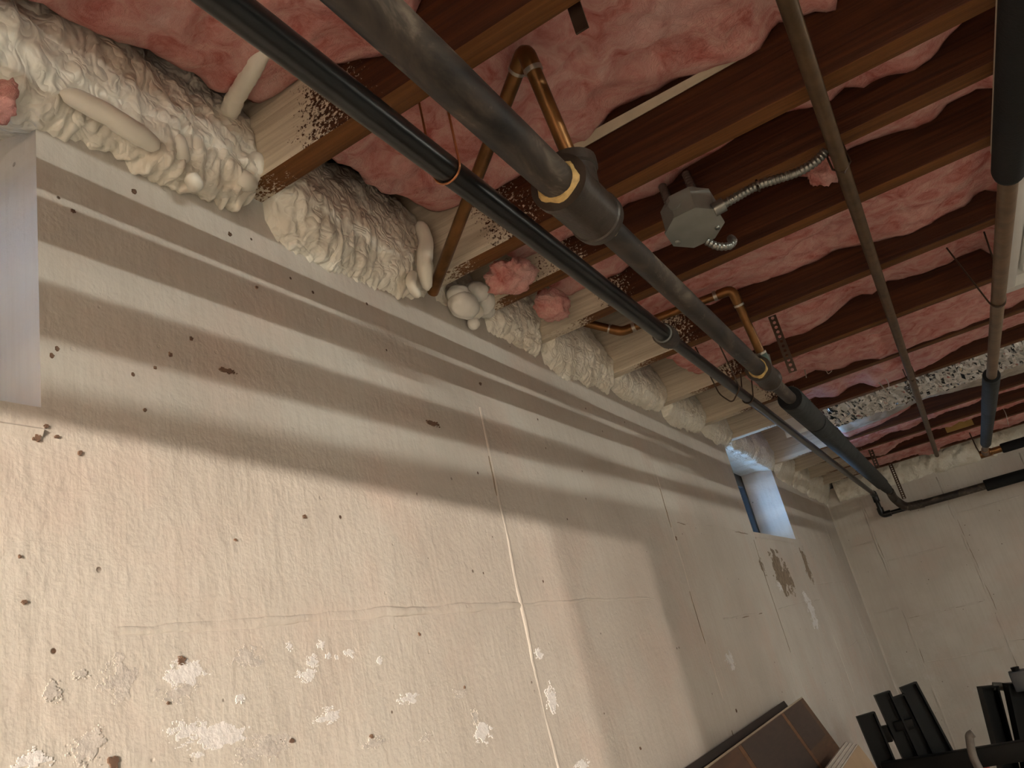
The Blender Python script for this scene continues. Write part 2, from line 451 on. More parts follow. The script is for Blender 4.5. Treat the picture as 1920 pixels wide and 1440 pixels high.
# window sills, frames, panes
for k, (y0, y1) in enumerate(WIN, 1):
    w = thing(f'window_{k}', (XL - .16, (y0 + y1) / 2, SILL), ['small basement window opening cut by the left picture edge, jamb in blue daylight',
              'small basement window at the far end with blue-lit jamb'][k - 1], 'window', kind='structure')
    V = []; F = []
    prof = [(0.004, -.022), (-.03, .004), (-.07, .016), (-.195, .022), (-.195, -.0), (0.0, -.03)]
    ys = np.linspace(y0, y1, 40)
    for y in ys:
        for (a, b) in prof:
            nz = float(n1(y, 5, 30)[0]) * .004
            V.append((XL + a, y, SILL + b + (nz if a > -.19 and b > -.02 else 0)))
    n = len(prof)
    for i in range(len(ys) - 1):
        for j in range(n):
            F.append((i * n + j, i * n + (j + 1) % n, (i + 1) * n + (j + 1) % n, (i + 1) * n + j))
    F += [list(range(n)), [(len(ys) - 1) * n + j for j in range(n)]]
    mesh('sill', V, F, WALL, w, False)
    fx0, fx1 = XL - .172, XL - .142
    zt = H - .012
    for (a, b, c, d) in ((y0, y0 + .03, SILL + .02, zt), (y1 - .03, y1, SILL + .02, zt), (y0 + .03, y1 - .03, SILL + .02, SILL + .045), (y0 + .03, y1 - .03, zt - .06, zt), ((y0 + y1) / 2 - .012, (y0 + y1) / 2 + .012, SILL + .045, zt - .06)):
        box('frame', fx0, fx1, a, b, c, d, FRAME, w, .002)
    box('pane', fx0 + .015, fx0 + .019, y0 + .03, y1 - .03, SILL + .045, zt - .06, PANE, w)
    v, f = boxgeo(XL - .2, XL - .02, y0 - .02, y1 + .02, H - .012, H, .003)
    mesh('head_board', v, f, FOAM, w, True, 40)

    if k == 1:      # unseen steel well added to block sky light from the near jamb
        a = np.linspace(0, np.pi, 40); zs2 = np.linspace(SILL - .25, H - .03, 26)
        V = []
        for dr in (0, .004):
            for zq in zs2:
                r = .47 + dr + .012 * math.sin(zq * 120)
                for t_ in a: V.append((XL - .2 - .42 * math.sin(t_) * r / .47, (y0 + y1) / 2 - math.cos(t_) * r, zq))
        n_, m_ = len(zs2), len(a); F = gridfaces(n_, m_) + [q_[::-1] for q_ in gridfaces(n_, m_, n_ * m_)]
        F += [((n_ - 1) * m_ + j, (n_ - 1) * m_ + j + 1, n_ * m_ + (n_ - 1) * m_ + j + 1, n_ * m_ + (n_ - 1) * m_ + j) for j in range(m_ - 1)]
        mesh('window_well', V, F, GALV, w)

# joint ridges left by the formwork
def ridge(P, wid, hgt, normal, parent, seed):
    """irregular raised mortar line lying on a wall; P is a polyline on the wall face"""
    P = resample(P, .012); T = np.gradient(P, axis=0); T /= np.linalg.norm(T, axis=1)[:, None]
    n = np.array(normal, float); s = np.cross(T, n)
    u = np.arange(len(P)) * .012
    side = n1(u, seed, 9) * .006 + n1(u, seed + 3, 40) * .0025
    w = wid * (1 + .7 * n1(u, seed + 5, 14)); h = np.maximum(hgt * (.45 + 1.3 * n1(u, seed + 9, 11) + .6 * n1(u, seed + 2, 45)), .0003)
    prof = [(-1, -.5), (-.55, .55), (0, 1), (.6, .5), (1, -.5)]
    V = []
    for (a, b) in prof:
        hh = np.where(b < 0, -.001, b * h)
        V.append(P + s * (side + a * w)[:, None] + n * hh[:, None])
    V = np.stack(V, 1).reshape(-1, 3); m = len(prof)
    F = gridfaces(len(P), m)
    F += [[i * m, i * m + m - 1, (i + 1) * m + m - 1, (i + 1) * m] for i in range(len(P) - 1)]
    return mesh('joint_ridge', V, F, WALL, parent)
for k, y in enumerate([.24, 1.165, 2.068, 2.98, 3.93, 4.93]):
    top = .46 if k in (1, 2) else (.29 if 3 <= k <= 4 else .56)
    if k == 0: top = .27
    ridge([(XL, y + .01, top), (XL, y - .005, .1), (XL, y, -.45), (XL, y + .006, ZF + .02)], .0055, .0028, (1, 0, 0), wall_left, k * 3 + 1)
for (ya, za, yb, zb, w) in [(.45, .115, 1.16, .112, .007), (1.17, .112, 1.78, .105, .004), (2.28, .03, 2.75, .03, .003), (2.1, .30, 2.95, .305, .002), (1.25, -.31, 1.6, -.31, .003), (3.0, .03, 3.9, .035, .003), (3.95, .1, 4.9, .1, .003), (4.2, -.2, 4.9, -.2, .003)]:
    ridge([(XL, ya, za), (XL, (ya + yb) / 2, (za + zb) / 2 + .004), (XL, yb, zb)], w, .0025, (1, 0, 0), wall_left, int(ya * 40))
for k, x in enumerate([-.445, .01, .46, .92]):
    ridge([(x, YF, .56), (x + .004, YF, 0), (x, YF, -.6), (x, YF, ZF + .02)], .008, .008, (0, -1, 0), wall_far, 30 + k)
for (xa, xb, z) in [(-.43, -.01, -.165), (-.6, -.46, -.1), (-.42, -.1, .17), (.02, .5, -.4), (-.6, -.44, .3), (.02, .45, .33), (-.42, .0, -.42)]:
    ridge([(xa, YF, z), ((xa + xb) / 2, YF, z - .004), (xb, YF, z)], .006, .0035, (0, -1, 0), wall_far, int(xa * 50) + 60)
ridge([(XL + .003, YF - .004, .6), (XL + .003, YF - .004, 0), (XL + .003, YF - .004, ZF + .02)], .012, .008, (.707, -.707, 0), wall_far, 77)

def crack(P, normal, parent, seed):
    P = resample(P, .012); n = len(P); u = np.arange(n) * .012; on = n1(u, seed, 7) > .02
    i = 0
    while i < n:
        if not on[i]: i += 1; continue
        j = i
        while j < n and on[j]: j += 1
        if j - i >= 4:
            q = P[i:j].copy(); T = np.gradient(q, axis=0); T /= np.linalg.norm(T, axis=1)[:, None]; nn = np.array(normal, float); sd = np.cross(T, nn)
            q = q + sd * (n1(u[i:j], seed + 3, 9) * .006 + n1(u[i:j], seed + 6, 40) * .0025)[:, None]
            w = .0016 * np.sqrt(np.clip(np.sin(np.linspace(.05, np.pi - .05, j - i)), 0, 1))[:, None]
            V = np.concatenate([q - sd * w + nn * .0011, q + sd * w + nn * .0011, q + sd * w - nn * .001, q - sd * w - nn * .001]); m = j - i
            F = []
            for a in range(m - 1):
                for b in range(4): c = (b + 1) % 4; F.append((b * m + a, b * m + a + 1, c * m + a + 1, c * m + a))
            F += [[0, m, 2 * m, 3 * m], [m - 1, 2 * m - 1, 3 * m - 1, 4 * m - 1]]
            mesh('joint_crack', V, F, SCRAPE, parent, False)
        i = j
for k, y in enumerate([1.158, 2.060, 2.972]):
    crack([(XL, y + .01, .5 if k < 2 else .28), (XL, y - .005, .1), (XL, y, -.45), (XL, y, -.8)], (1, 0, 0), wall_left, 11 + 4 * k)
for k, x in enumerate([-.438, .018, .468]):
    crack([(x, YF, .5), (x + .004, YF, 0), (x, YF, -.7)], (0, -1, 0), wall_far, 31 + 4 * k)
for (xa, xb_, z) in [(-.43, -.01, -.17), (-.42, -.1, .165), (.02, .5, -.405)]:
    crack([(xa, YF, z), (xb_, YF, z)], (0, -1, 0), wall_far, int(xa * 100) + 91)
crack([(XL, 2.28, .026), (XL, 2.75, .026)], (1, 0, 0), wall_left, 3)
crack([(XL, 2.1, .297), (XL, 2.95, .300)], (1, 0, 0), wall_left, 8)

# flaked paint, scraped patches and chips on the left wall
def flake(y, z, ry, rz, mat, seed, name='paint_flake', th=.0012, rag=.5):
    """ragged film patch on the wall: cells of a noise-edged island, with a lip down to the wall"""
    c = max(.0009, min(ry, rz) / 14); ny, nz = int(2.9 * ry / c) + 2, int(2.9 * rz / c) + 2
    gy = (np.arange(ny) - ny / 2) * c; gz = (np.arange(nz) - nz / 2) * c
    A, B = np.meshgrid(gy, gz, indexing='ij')
    q = np.stack([A.ravel() / max(ry, .004) * 1.5, B.ravel() / max(rz, .004) * 1.5, np.full(A.size, seed * 3.1)], 1)
    fld = 1 - np.hypot(A / ry, B / rz).ravel() + rag * (1.5 * pn(q) + 1.0 * pn(q * 2.7 + 5) + .5 * pn(q * 6.1 + 9))
    on = (fld > .12).reshape(A.shape)
    idx = {}; V = []; F = []
    def vid(a, b, t):
        k = (a, b, t)
        if k not in idx:
            idx[k] = len(V)
            jit = pn(np.array([[a * .9 + seed, b * .9, 1.3], [a * .9, b * .9 + seed, 7.7]])) * c * .5
            V.append((XL + (th if t else -.0005), y + gy[0] + a * c + jit[0], z + gz[0] + b * c + jit[1]))
        return idx[k]
    for a in range(ny):
        for b in range(nz):
            if not on[a, b]: continue
            F.append((vid(a, b, 1), vid(a + 1, b, 1), vid(a + 1, b + 1, 1), vid(a, b + 1, 1)))
            for (da, db, p0, p1) in ((-1, 0, (a, b), (a, b + 1)), (1, 0, (a + 1, b), (a + 1, b + 1)), (0, -1, (a, b), (a + 1, b)), (0, 1, (a, b + 1), (a + 1, b + 1))):
                x_, z_ = a + da, b + db
                if not (0 <= x_ < ny and 0 <= z_ < nz and on[x_, z_]):
                    F.append((vid(*p0, 1), vid(*p1, 1), vid(*p1, 0), vid(*p0, 0)))
    if F: mesh(name, V, F, mat, wall_left, False)
FL = [(400, 1385, 52, 26, 0), (500, 1400, 45, 26, 1), (345, 1370, 26, 20, 0), (225, 1275, 30, 36, 1), (345, 1265, 34, 24, 0), (335, 1300, 30, 18, 1), (465, 1235, 26, 20, 1),
      (542, 1213, 6, 7, 0), (585, 1241, 10, 11, 0), (601, 1210, 7, 8, 0), (615, 1231, 5, 6, 0), (655, 1226, 9, 8, 0), (630, 1233, 4, 4, 0), (572, 1268, 18, 12, 0), (711, 1240, 5, 7, 0),
      (617, 1342, 24, 14, 0), (766, 1310, 17, 10, 0), (905, 1375, 15, 18, 0), (890, 1345, 6, 14, 1), (1034, 1312, 10, 26, 0), (1010, 1227, 6, 10, 0), (165, 1400, 36, 30, 1), (60, 1428, 34, 18, 0),
      (95, 1300, 16, 18, 1), (860, 1300, 12, 8, 1), (1090, 1435, 12, 10, 0), (795, 1385, 10, 8, 1), (700, 1395, 18, 10, 1), (150, 1265, 14, 9, 1), (448, 1060 + 250, 10, 8, 0)]
for k, (x, y, rx, ry, g) in enumerate(FL):
    c = at(x, y, X=XL); e = at(x + rx, y, X=XL); d = at(x, y + ry, X=XL)
    flake(c[1], c[2], abs(e[1] - c[1]), abs(d[2] - c[2]), FLAKEG if g else FLAKE, k + 1, th=.0004 + k * .00002, rag=.8)
for k, (x, y, rx, ry) in enumerate([(1466, 1078, 13, 34), (1455, 1060, 7, 26), (1480, 1090, 6, 22), (1512, 1060, 4, 28), (1430, 1065, 3, 14)]):
    c = at(x, y, X=XL); e = at(x + rx, y, X=XL); d = at(x, y + ry, X=XL)
    flake(c[1], c[2], abs(e[1] - c[1]), abs(d[2] - c[2]), SCRAPE, 50 + k, 'scraped_patch', .0005 + k * .0001, .9)
for k, (x, y, rx, ry) in enumerate([(1520, 1140, 5, 16), (1528, 1165, 5, 14), (1510, 1120, 3, 12), (1368, 1240, 6, 16), (1462, 1100, 3, 8)]):
    c = at(x, y, X=XL); e = at(x + rx, y, X=XL); d = at(x, y + ry, X=XL)
    flake(c[1], c[2], abs(e[1] - c[1]), abs(d[2] - c[2]), FLAKE, 60 + k, 'paint_flake', .0012 + k * .0001, .9)
for k, (x, y, r) in enumerate([(338, 1241, 8), (68, 823, 7), (148, 850, 5), (43, 1130, 5), (35, 1046, 3), (210, 1433, 13), (95, 668, 4), (318, 666, 4), (247, 703, 3), (357, 636, 3), (135, 397, 4), (250, 360, 4), (812, 795, 9.5), (425, 697, 9.5), (440, 1013, 3),
                               (545, 1390, 6), (695, 1382, 5), (313, 1320, 3), (870, 1290, 3), (785, 1190, 3), (1267, 1010, 4), (1110, 600, 3), (480, 540, 3), (900, 720, 3), (270, 770, 3), (290, 690, 3), (105, 655, 4), (1200, 1404, 3), (1380, 1333, 4), (430, 440, 3), (570, 970, 4), (85, 800, 4), (105, 820, 4)]):
    c = at(x, y, X=XL); e = at(x, y - r, X=XL)
    wide = 2.0 if r == 9.5 else 1
    flake(c[1], c[2], abs(e[2] - c[2]) * wide * .95, abs(e[2] - c[2]) * .95 / wide, CHIP, 80 + k, 'chip', .0018, .55)

# ------------------------------------------------------------------ lights: inferred tube strip and bulbs, plus an added far fill strip
TUBE = mat_emit('fluorescent_tube', (.98, 1.0, .89), TUBE_STRENGTH)
FILL_TUBE = mat_emit('worn_fluorescent_tube', (1.0, .97, .86), TUBE_STRENGTH * .24)  # dimmer emission for the added fill strip
fx, fz = 2.2, .660
for yc, lab in ((0.0, 'long twin-tube fluorescent strip light under the joists abreast of the viewer'), (3.3, 'long twin-tube fluorescent strip light under the joists toward the end wall')):  # the second strip is added to brighten the ceiling and far end
    fix = thing('fluorescent_fixture', (fx, yc, H), lab, 'light fixture', 'fluorescent strip lights')
    box('housing', fx - .05, fx + .05, yc - .63, yc + .63, H - .0045, H - .0005, WHITEP, fix)
    for s_ in (-1, 1):
        tube('tube', [(fx + s_ * .035, yc - .6, fz - .004), (fx + s_ * .035, yc + .6, fz - .004)], .0085, TUBE if yc < 1 else FILL_TUBE, fix, 12)
        for e in (-1, 1):
            box('lamp_holder', fx + s_ * .035 - .012, fx + s_ * .035 + .012, yc + e * .612 - .01, yc + e * .612 + .01, fz - .018, H - .0045, WHITEP, fix)
BULB = mat_emit('incandescent_bulb', (1.0, .87, .73), BULB_STRENGTH)
LY, LZ = -6.0, .605
lamp = thing('twin_bulb_lamp', (2.52, LY, H), 'twin bare-bulb ceiling lamp in the room behind the doorway', 'lamp')
box('canopy', 2.46, 2.58, LY - .05, LY + .05, H - .012, H, GALV, lamp, .004)
for x in (2.31, 2.73):
    tube('socket_arm', round_path([(2.52, LY, H - .01), (x, LY, H - .012), (x, LY, LZ + .03)], .02), .010, GALV, lamp)
    v, f = blobgeo((x, LY, LZ), (.03, .03, .034), 1, 0, 3)
    mesh('bulb', v, f, BULB, lamp)

# unseen duct shape, added to keep the tube light off the lower wall
du = thing('sheet_metal_duct', (.96, .2, .12), 'rectangular galvanised duct hung below the joists right of the viewer', 'duct')
box('duct_body', .78, 1.14, -.72, 1.15, .10, .495, GALV, du, .006)
for y in (-.5, .3, 1.0):
    box('hanger_strap', .772, .778, y - .012, y + .012, .12, H, STRAP, du)
    box('hanger_strap', 1.142, 1.148, y - .012, y + .012, .12, H, STRAP, du)
    box('seam_collar', .774, 1.146, y + .03, y + .05, .094, .501, GALV, du)

# ------------------------------------------------------------------ insulation batts
CT = {  # height of the batt above the joist undersides where it meets the joist beyond it, measured along the bay (x, dz)
 1: [(-.6, .115), (-.45, .10), (-.267, .099), (-.225, .12), (-.182, .118), (-.106, .111), (-.066, .102), (-.027, .094), (.008, .093), (.04, .116), (.072, .109), (.097, .1), (.115, .08), (.14, .12), (.3, .12), (.6, .1)],
 2: [(-.35, .05), (-.283, .057), (-.233, .05), (-.194, .056), (-.177, .068), (-.127, .072), (-.078, .077), (-.032, .082), (.004, .082), (.043, .068), (.074, .06), (.106, .071), (.125, .055), (.157, .059), (.19, .043), (.224, .052), (.251, .069), (.3, .09), (.5, .06)],
 3: [(-.4, .06), (-.315, .069), (-.279, .064), (-.2, .10), (-.05, .10), (-.029, .092), (.006, .073), (.045, .079), (.074, .09), (.092, .092), (.134, .084), (.175, .078), (.221, .07), (.258, .091), (.302, .09), (.334, .071), (.5, .07)],
 4: [(-.5, .10), (-.36, .095), (-.31, .069), (-.235, .079), (-.195, .078), (-.138, .071), (-.088, .068), (-.053, .066), (-.008, .072), (.051, .06), (.08, .055), (.154, .04), (.231, .047), (.268, .049), (.289, .065), (.311, .067), (.338, .048), (.5, .06)],
 5: [(-.45, .04), (-.28, .05), (-.219, .053), (-.164, .046), (-.077, .058), (-.019, .088), (.008, .088), (.038, .075), (.077, .096), (.126, .086), (.16, .08), (.232, .079), (.254, .088), (.293, .084), (.312, .085), (.331, .052), (.5, .06)],
 6: [(-.4, .03), (-.242, .037), (-.202, .042), (-.17, .023), (-.117, .017), (-.083, .024), (-.04, .018), (-.013, .0), (.021, .004), (.074, .006), (.152, .008), (.234, .007), (.296, .009), (.5, .03)],
 7: [(-.4, .04), (-.263, .047), (-.199, .018), (-.151, .034), (-.098, .036), (-.059, .004), (.083, .014), (.141, .019), (.219, .036), (.27, .048), (.5, .05)]}
def batt(name, y0, y1, x0, x1, far, near, sag, seed, parent=None, mat=None, res=.012, amp=.016, ends=.03, lab=None, grp='pink insulation batts between the joists', skew=0):
    fine = np.arange(x0, min(x1, .75), res); coarse = np.arange(fine[-1] + .03, x1, .03)
    xs = np.concatenate([fine, coarse]); ys = np.linspace(y0, y1, max(12, int((y1 - y0) / res)))
    X, Y = np.meshgrid(xs, ys, indexing='ij')
    t = (Y - y0) / (y1 - y0)
    Xs = X + skew * (t - .5)
    fz_ = np.interp(X, *zip(*far)) if isinstance(far, list) else np.full_like(X, far)
    nz_ = np.full_like(X, near)
    z = nz_ * (1 - t) + fz_ * t - sag * np.sin(np.pi * np.clip(t, 0, 1)) ** .8
    q = np.stack([X.ravel(), Y.ravel(), np.full(X.size, seed * 1.9)], 1)
    e = np.clip(1 - t, 0, 1) ** .35                      # keep the measured line at the far edge
    d = amp * (1.1 * fbm(q * 11, 3) + .9 * (billow(q * 17 + 3, .9) - .45) + .35 * fbm(q * 45, 2)).reshape(X.shape)
    z = z + d * (.30 + .7 * e)
    # rounded end at the wall
    en = np.clip((X - x0) / ends, 0, 1); z = z + (1 - np.sqrt(np.clip(1 - (1 - en) ** 2, 0, 1))) * .05
    zt = .225
    z = np.minimum(z, zt - .01)
    n, m = X.shape
    Vb = np.stack([Xs, Y, H + z], -1).reshape(-1, 3)
    Vt = np.stack([Xs, Y, np.full_like(z, H + zt)], -1).reshape(-1, 3)
    V = np.concatenate([Vb, Vt]); F = gridfaces(n, m) + [q_[::-1] for q_ in gridfaces(n, m, n * m)]
    off = n * m
    for i in range(n - 1):
        for j in (0, m - 1): F.append((i * m + j, (i + 1) * m + j, off + (i + 1) * m + j, off + i * m + j))
    for j in range(m - 1):
        for i in (0, n - 1): F.append((i * m + j, i * m + j + 1, off + i * m + j + 1, off + i * m + j))
    o = mesh(name, V, F, mat or PINK, parent)
    if parent is None: tag(o, lab, 'insulation', grp)
    return o
labs = {0: 'pink batt behind the foam-coated cable at the top left', 1: 'billowing pink batt around the upper copper elbow', 2: 'thin sliver of pink batt just above the grey junction box',
        3: 'pink batt tucked behind the junction box conduit', 4: 'broad pink batt in the bay just below the junction box', 5: 'pink batt behind the upper perforated hanger strap',
        6: 'sagging pink batt with loose white wisps left of the straight copper line', 7: 'low pink batt beside the silver foil bay', 8: 'pink batt in the bay just beyond the silver foil',
        9: 'narrow pink batt two bays beyond the silver foil', 10: 'last pink batt against the foam of the end wall'}
JN = [y - JT for y in JF]
yy = JF[JF.index(.288):]
batt('insulation_batt', yy[0] + .004, yy[1] - JT - .004, XL + .035, XR + .05, [(-.6, .11), (-.5, .10), (-.42, .075), (-.36, .045), (-.33, .07), (-.3, .10), (0, .08)], .05, .01, 1, lab=labs[0], amp=.022)
battargs = {1: (.075, .005), 2: (.06, 0), 3: (.07, 0), 4: (.05, .0), 5: (.03, .0), 6: (.02, .0), 7: (.02, .005)}
X0 = {1: XL + .045, 2: XL + .10, 3: XL + .085, 4: XL + .13, 5: XL + .13, 6: XL + .24, 7: XL + .30}
for k in range(1, 8):
    near, sag = battargs[k]
    batt('insulation_batt', yy[k] + .004, yy[k + 1] - JT - .004, X0[k], XR + .05, CT[k], near, sag, k + 1, lab=labs[k], amp=.024 if k == 1 else .016)
# foil-faced bay: grey and pink wool with a crumpled foil sheet hanging over it
fb = thing('foil_faced_batt', (-.05, 3.4, H), 'crumpled silver foil-faced batt with a torn grey edge between far joists', 'insulation')
batt('wool', yy[8] + .004, yy[9] - JT - .004, XL + .35, XR + .05, [(-.3, .0), (-.2, .012), (-.05, .03), (.02, .05), (.06, .09), (.1, .1), (.3, .12), (.6, .1)], .05, .015, 21, fb, amp=.012)
batt('torn_edge', yy[8] + .32, yy[8] + .53, XL + .36, .9, [(-.3, -.012), (-.1, -.005), (.0, .01), (.1, .03), (.3, .0), (.6, .0)], .0, .012, 23, fb, GREYWOOL, amp=.008)
n, m = 130, 26
xs = np.linspace(XL + .37, 1.2, n); ts = np.linspace(0, 1, m)
X, T_ = np.meshgrid(xs, ts, indexing='ij')
q = np.stack([X.ravel() * 1.0, T_.ravel() * .35, np.full(X.size, 4.2)], 1)
cr = (billow(q * np.array([55, 14, 1]), .8) - .45) * .022 + (billow(q * np.array([120, 60, 1]), .5) - .45) * .008
Yf = yy[8] + .012 + T_ * .34 + .004 * n1(X.ravel(), 3, 20).reshape(X.shape)
Zf = H + .020 - .02 * T_ + cr.reshape(X.shape) - .028 * np.sin(T_ * np.pi)
Zb = Zf + .002
V = np.concatenate([np.stack([X, Yf, Zf], -1).reshape(-1, 3), np.stack([X, Yf, Zb], -1).reshape(-1, 3)])
F = gridfaces(n, m) + [a[::-1] for a in gridfaces(n, m, n * m)]
off = n * m
for i in range(n - 1):
    for j in (0, m - 1): F.append((i * m + j, (i + 1) * m + j, off + (i + 1) * m + j, off + i * m + j))
for j in range(m - 1):
    for i in (0, n - 1): F.append((i * m + j, i * m + j + 1, off + i * m + j + 1, off + i * m + j))
mesh('foil_facing', V, F, FOIL, fb, False)
for k, (far_, near_, sag_) in {9: ([(-.6, .02), (-.2, .02), (-.1, .045), (-.02, .03), (.1, .06), (.5, .08)], .0, .01), 10: ([(-.6, .03), (-.27, .02), (-.18, .0), (-.12, .03), (-.05, .06), (.1, .06), (.5, .06)], .0, 0.01), 11: ([(-.6, .02), (.5, .02)], .0, .02)}.items():
    batt('insulation_batt', yy[k] + .004, yy[k + 1] - JT - .004, XL + .30, XR + .05, far_, near_, sag_, k + 1, lab=labs[k - 1], amp=.014)
# kraft flange of the second batt, stapled on the joist
v = [(-.30, yy[2] - JT - .010, H + .103), (.0, yy[2] - JT - .012, H + .098), (.0, yy[2] - JT - .009, H + .088), (-.30, yy[2] - JT - .007, H + .085)]
V = [np.array(p) for p in v] + [np.array(p) + [0, .002, 0] for p in v]
tag(mesh('paper_flange', V, [(0, 1, 2, 3), (7, 6, 5, 4), (0, 1, 5, 4), (1, 2, 6, 5), (2, 3, 7, 6), (3, 0, 4, 7)], PAPER, smooth=False), 'pale paper flange along the billowing batt beside the copper elbow', 'paper')

# loose tufts and wisps
def tuft(c, rad, seed, lab, amp=.5, mat=None):
    v, f = blobgeo((0, 0, 0), (1, 1, 1), seed, 0, 4)
    v = v * (1 + amp * (.9 * fbm(v * 1.6 + seed, 3) + .35 * (billow(v * 4 + seed * 3, 1.2) - .4)))[:, None] * np.array(rad) + np.array(c)
    return tag(mesh('insulation_tuft', v, f, mat or PINK), lab, 'insulation', 'loose insulation tufts')
tuft((XL + .005, .345, .628), (.022, .022, .026), 2, 'small pink tuft poking out above the near window corner')
tuft(at(1036, 572, Z=H - .004), (.032, .048, .030), 3, 'bright pink curled tuft squeezed out beside the white foam blob', .42)
tuft(at(958, 518, X=-.51), (.042, .042, .03), 4, 'pink tuft hanging behind the black pipe near the foam blob', .5)
tuft(at(1740, 835, Y=5.02), (.075, .03, .05), 5, 'pink tuft around the far end of the thin copper line', .45)
tuft(at(1715, 385, Z=H + .02) if False else at(1545, 318, Y=1.44), (.03, .02, .03), 6, 'ragged pink tuft hanging beside the flexible conduit', .6)
def wisp(P, lab, r=.0016):
    P = round_path(P, .03, 8)
    tag(tube('loose_strand', P, r * .6, GREYWOOL, None, 6), lab, 'strand', 'loose strands and wisps')
wisp([at(1632, 700, Y=3.0), at(1650, 720, Y=2.98), at(1668, 740, Y=2.98)], 'white strand dangling in front of the silver foil', .0035)
wisp([at(1640, 700, Y=3.0), at(1665, 712, Y=2.98), at(1667, 728, Y=2.98)], 'short white strand curling above the silver foil', .0030)
wisp([at(1508, 690, Y=2.62), at(1512, 708, Y=2.6)], 'pale wisp under the sagging batt by the hanger strap', .003)
wisp([at(1548, 693, Y=2.62), at(1553, 702, Y=2.6), at(1560, 695, Y=2.6)], 'small curled wisp under the sagging batt', .002)
wisp([at(1880, 765, Y=4.6), at(1886, 775, Y=4.6), at(1891, 797, Y=4.62)], 'thin pale wire dangling right of the grey insulated pipe', .003)

# ------------------------------------------------------------------ spray foam along the wall top
def foam(y0, y1, zl, zr, seed, lab, out=.035, top=.19, res=.0042, wr=1.0, grp='spray foam patches between the joists', lumps=(), lip=None):
    prof = np.array([(-.012, -.018), (.004, -.020), (out * .6, -.012), (out, .016), (out * .98, .045), (out * .8, .085), (out * .45, .13), (.0, .165), (-.03, top)])
    d = np.concatenate([[0], np.cumsum(np.linalg.norm(np.diff(prof, axis=0), axis=1))])
    s = np.linspace(0, d[-1], max(24, int(d[-1] / res)))
    px_ = np.interp(s, d, prof[:, 0]); pz_ = np.interp(s, d, prof[:, 1])
    ker = np.ones(7) / 7
    px_ = np.convolve(np.pad(px_, 3, 'edge'), ker, 'valid'); pz_ = np.convolve(np.pad(pz_, 3, 'edge'), ker, 'valid')
    tx = np.gradient(px_); tz = np.gradient(pz_); L = np.hypot(tx, tz); nx, nz = tz / L, -tx / L
    ys = np.linspace(y0, y1, max(12, int((y1 - y0) / res)))
    Y, S = np.meshgrid(ys, s, indexing='ij')
    t = (Y - y0) / (y1 - y0); low = np.clip(1 - S / .07, 0, 1)
    q = np.stack([np.full(Y.size, seed * 2.1), Y.ravel(), S.ravel()], 1)
    dsp = .016 * fbm(q * 9, 2)
    w1 = billow(q * np.array([1, 34, 22]), 1.0) - .4
    w2 = billow(q * np.array([1, 85, 45]) + 5, .9) - .4
    w3 = billow(q * np.array([1, 120, 120]) + 9, .6) - .4
    lw = low.ravel()
    dsp = dsp + wr * (.0075 * w1 * (.55 + .45 * (1 - lw)) + (.0028 + .004 * lw) * w2 + .0010 * w3)
    for (yc, sc, sy, ss, am) in lumps:
        g = np.exp(-((Y.ravel() - yc) / sy) ** 2 - ((S.ravel() - sc) / ss) ** 2)
        dsp = dsp + am * g * (.35 + billow(q * np.array([1, 48, 36]) + 2.5, .9))
    dsp = dsp + .0055 * lw * (billow(q * np.array([1, 70, 75]) + 11, .4) - .3)
    dsp = dsp.reshape(Y.shape)
    edge = np.minimum(1, np.minimum(t, 1 - t) * (y1 - y0) / .02)
    z0 = (zl + (zr - zl) * t if lip is None else np.interp(Y, *zip(*lip)) + .02) + .010 * n1(Y.ravel(), seed, 18).reshape(Y.shape) + .0025 * n1(Y.ravel(), seed + 4, 55).reshape(Y.shape)
    fade = np.clip(1 - S / .075, 0, 1)
    ramp_in = np.clip(S / .012, 0, 1)
    X = XL + px_[None, :] + nx[None, :] * dsp * ramp_in
    Z = H + pz_[None, :] + nz[None, :] * dsp * ramp_in + z0 * fade
    n, m = Y.shape
    Vf = np.stack([X, Y, Z], -1).reshape(-1, 3)
    back = np.stack([np.full_like(X, XL - .14), Y, np.maximum(Z, H + .003)], -1)[:, [0, -1], :].reshape(-1, 3)
    V = np.concatenate([Vf, back]); F = gridfaces(n, m); o = n * m
    for i in range(n - 1):
        F.append((i * m, (i + 1) * m, o + 2 * (i + 1), o + 2 * i))
        F.append((i * m + m - 1, (i + 1) * m + m - 1, o + 2 * (i + 1) + 1, o + 2 * i + 1))
        F.append((o + 2 * i, o + 2 * (i + 1), o + 2 * (i + 1) + 1, o + 2 * i + 1))
    F.append([j for j in range(m)] + [o + 1, o]); F.append([(n - 1) * m + j for j in range(m)] + [o + 2 * (n - 1) + 1, o + 2 * (n - 1)])
    return tag(mesh('spray_foam', V, F, FOAM), lab, 'foam', grp)
fo0 = foam(yy[0] - .17, yy[1] - JT, -.055, .006, 1, 'thick wrinkled cream foam at the top left, with a long smooth bead', .042, .2, .0030, 1.15, lumps=[(.56, .04, .07, .03, .016), (.63, .03, .03, .03, .02), (.48, .03, .05, .02, .010)],
           lip=[(.30, -.05), (.391, -.057), (.408, -.062), (.437, -.054), (.446, -.061), (.467, -.05), (.486, -.052), (.514, -.043), (.523, -.051), (.575, -.048), (.593, -.041), (.63, -.029), (.655, -.012)])
fo1 = foam(yy[1], yy[2] - JT, -.004, -.006, 2, 'cream foam where the upper copper pipe enters the wall', .036, .19, .0032, 1.0, lumps=[(.74, .06, .04, .04, .016), (.80, .03, .05, .02, .008)],
           lip=[(.697, -.03), (.715, -.06), (.741, -.066), (.833, -.066), (.885, -.072), (.994, -.051), (1.05, -.037)])
fo2 = foam(yy[2], yy[3] - JT, -.012, -.01, 3, 'narrow foam patch behind the glossy white foam blob', .012, .12)
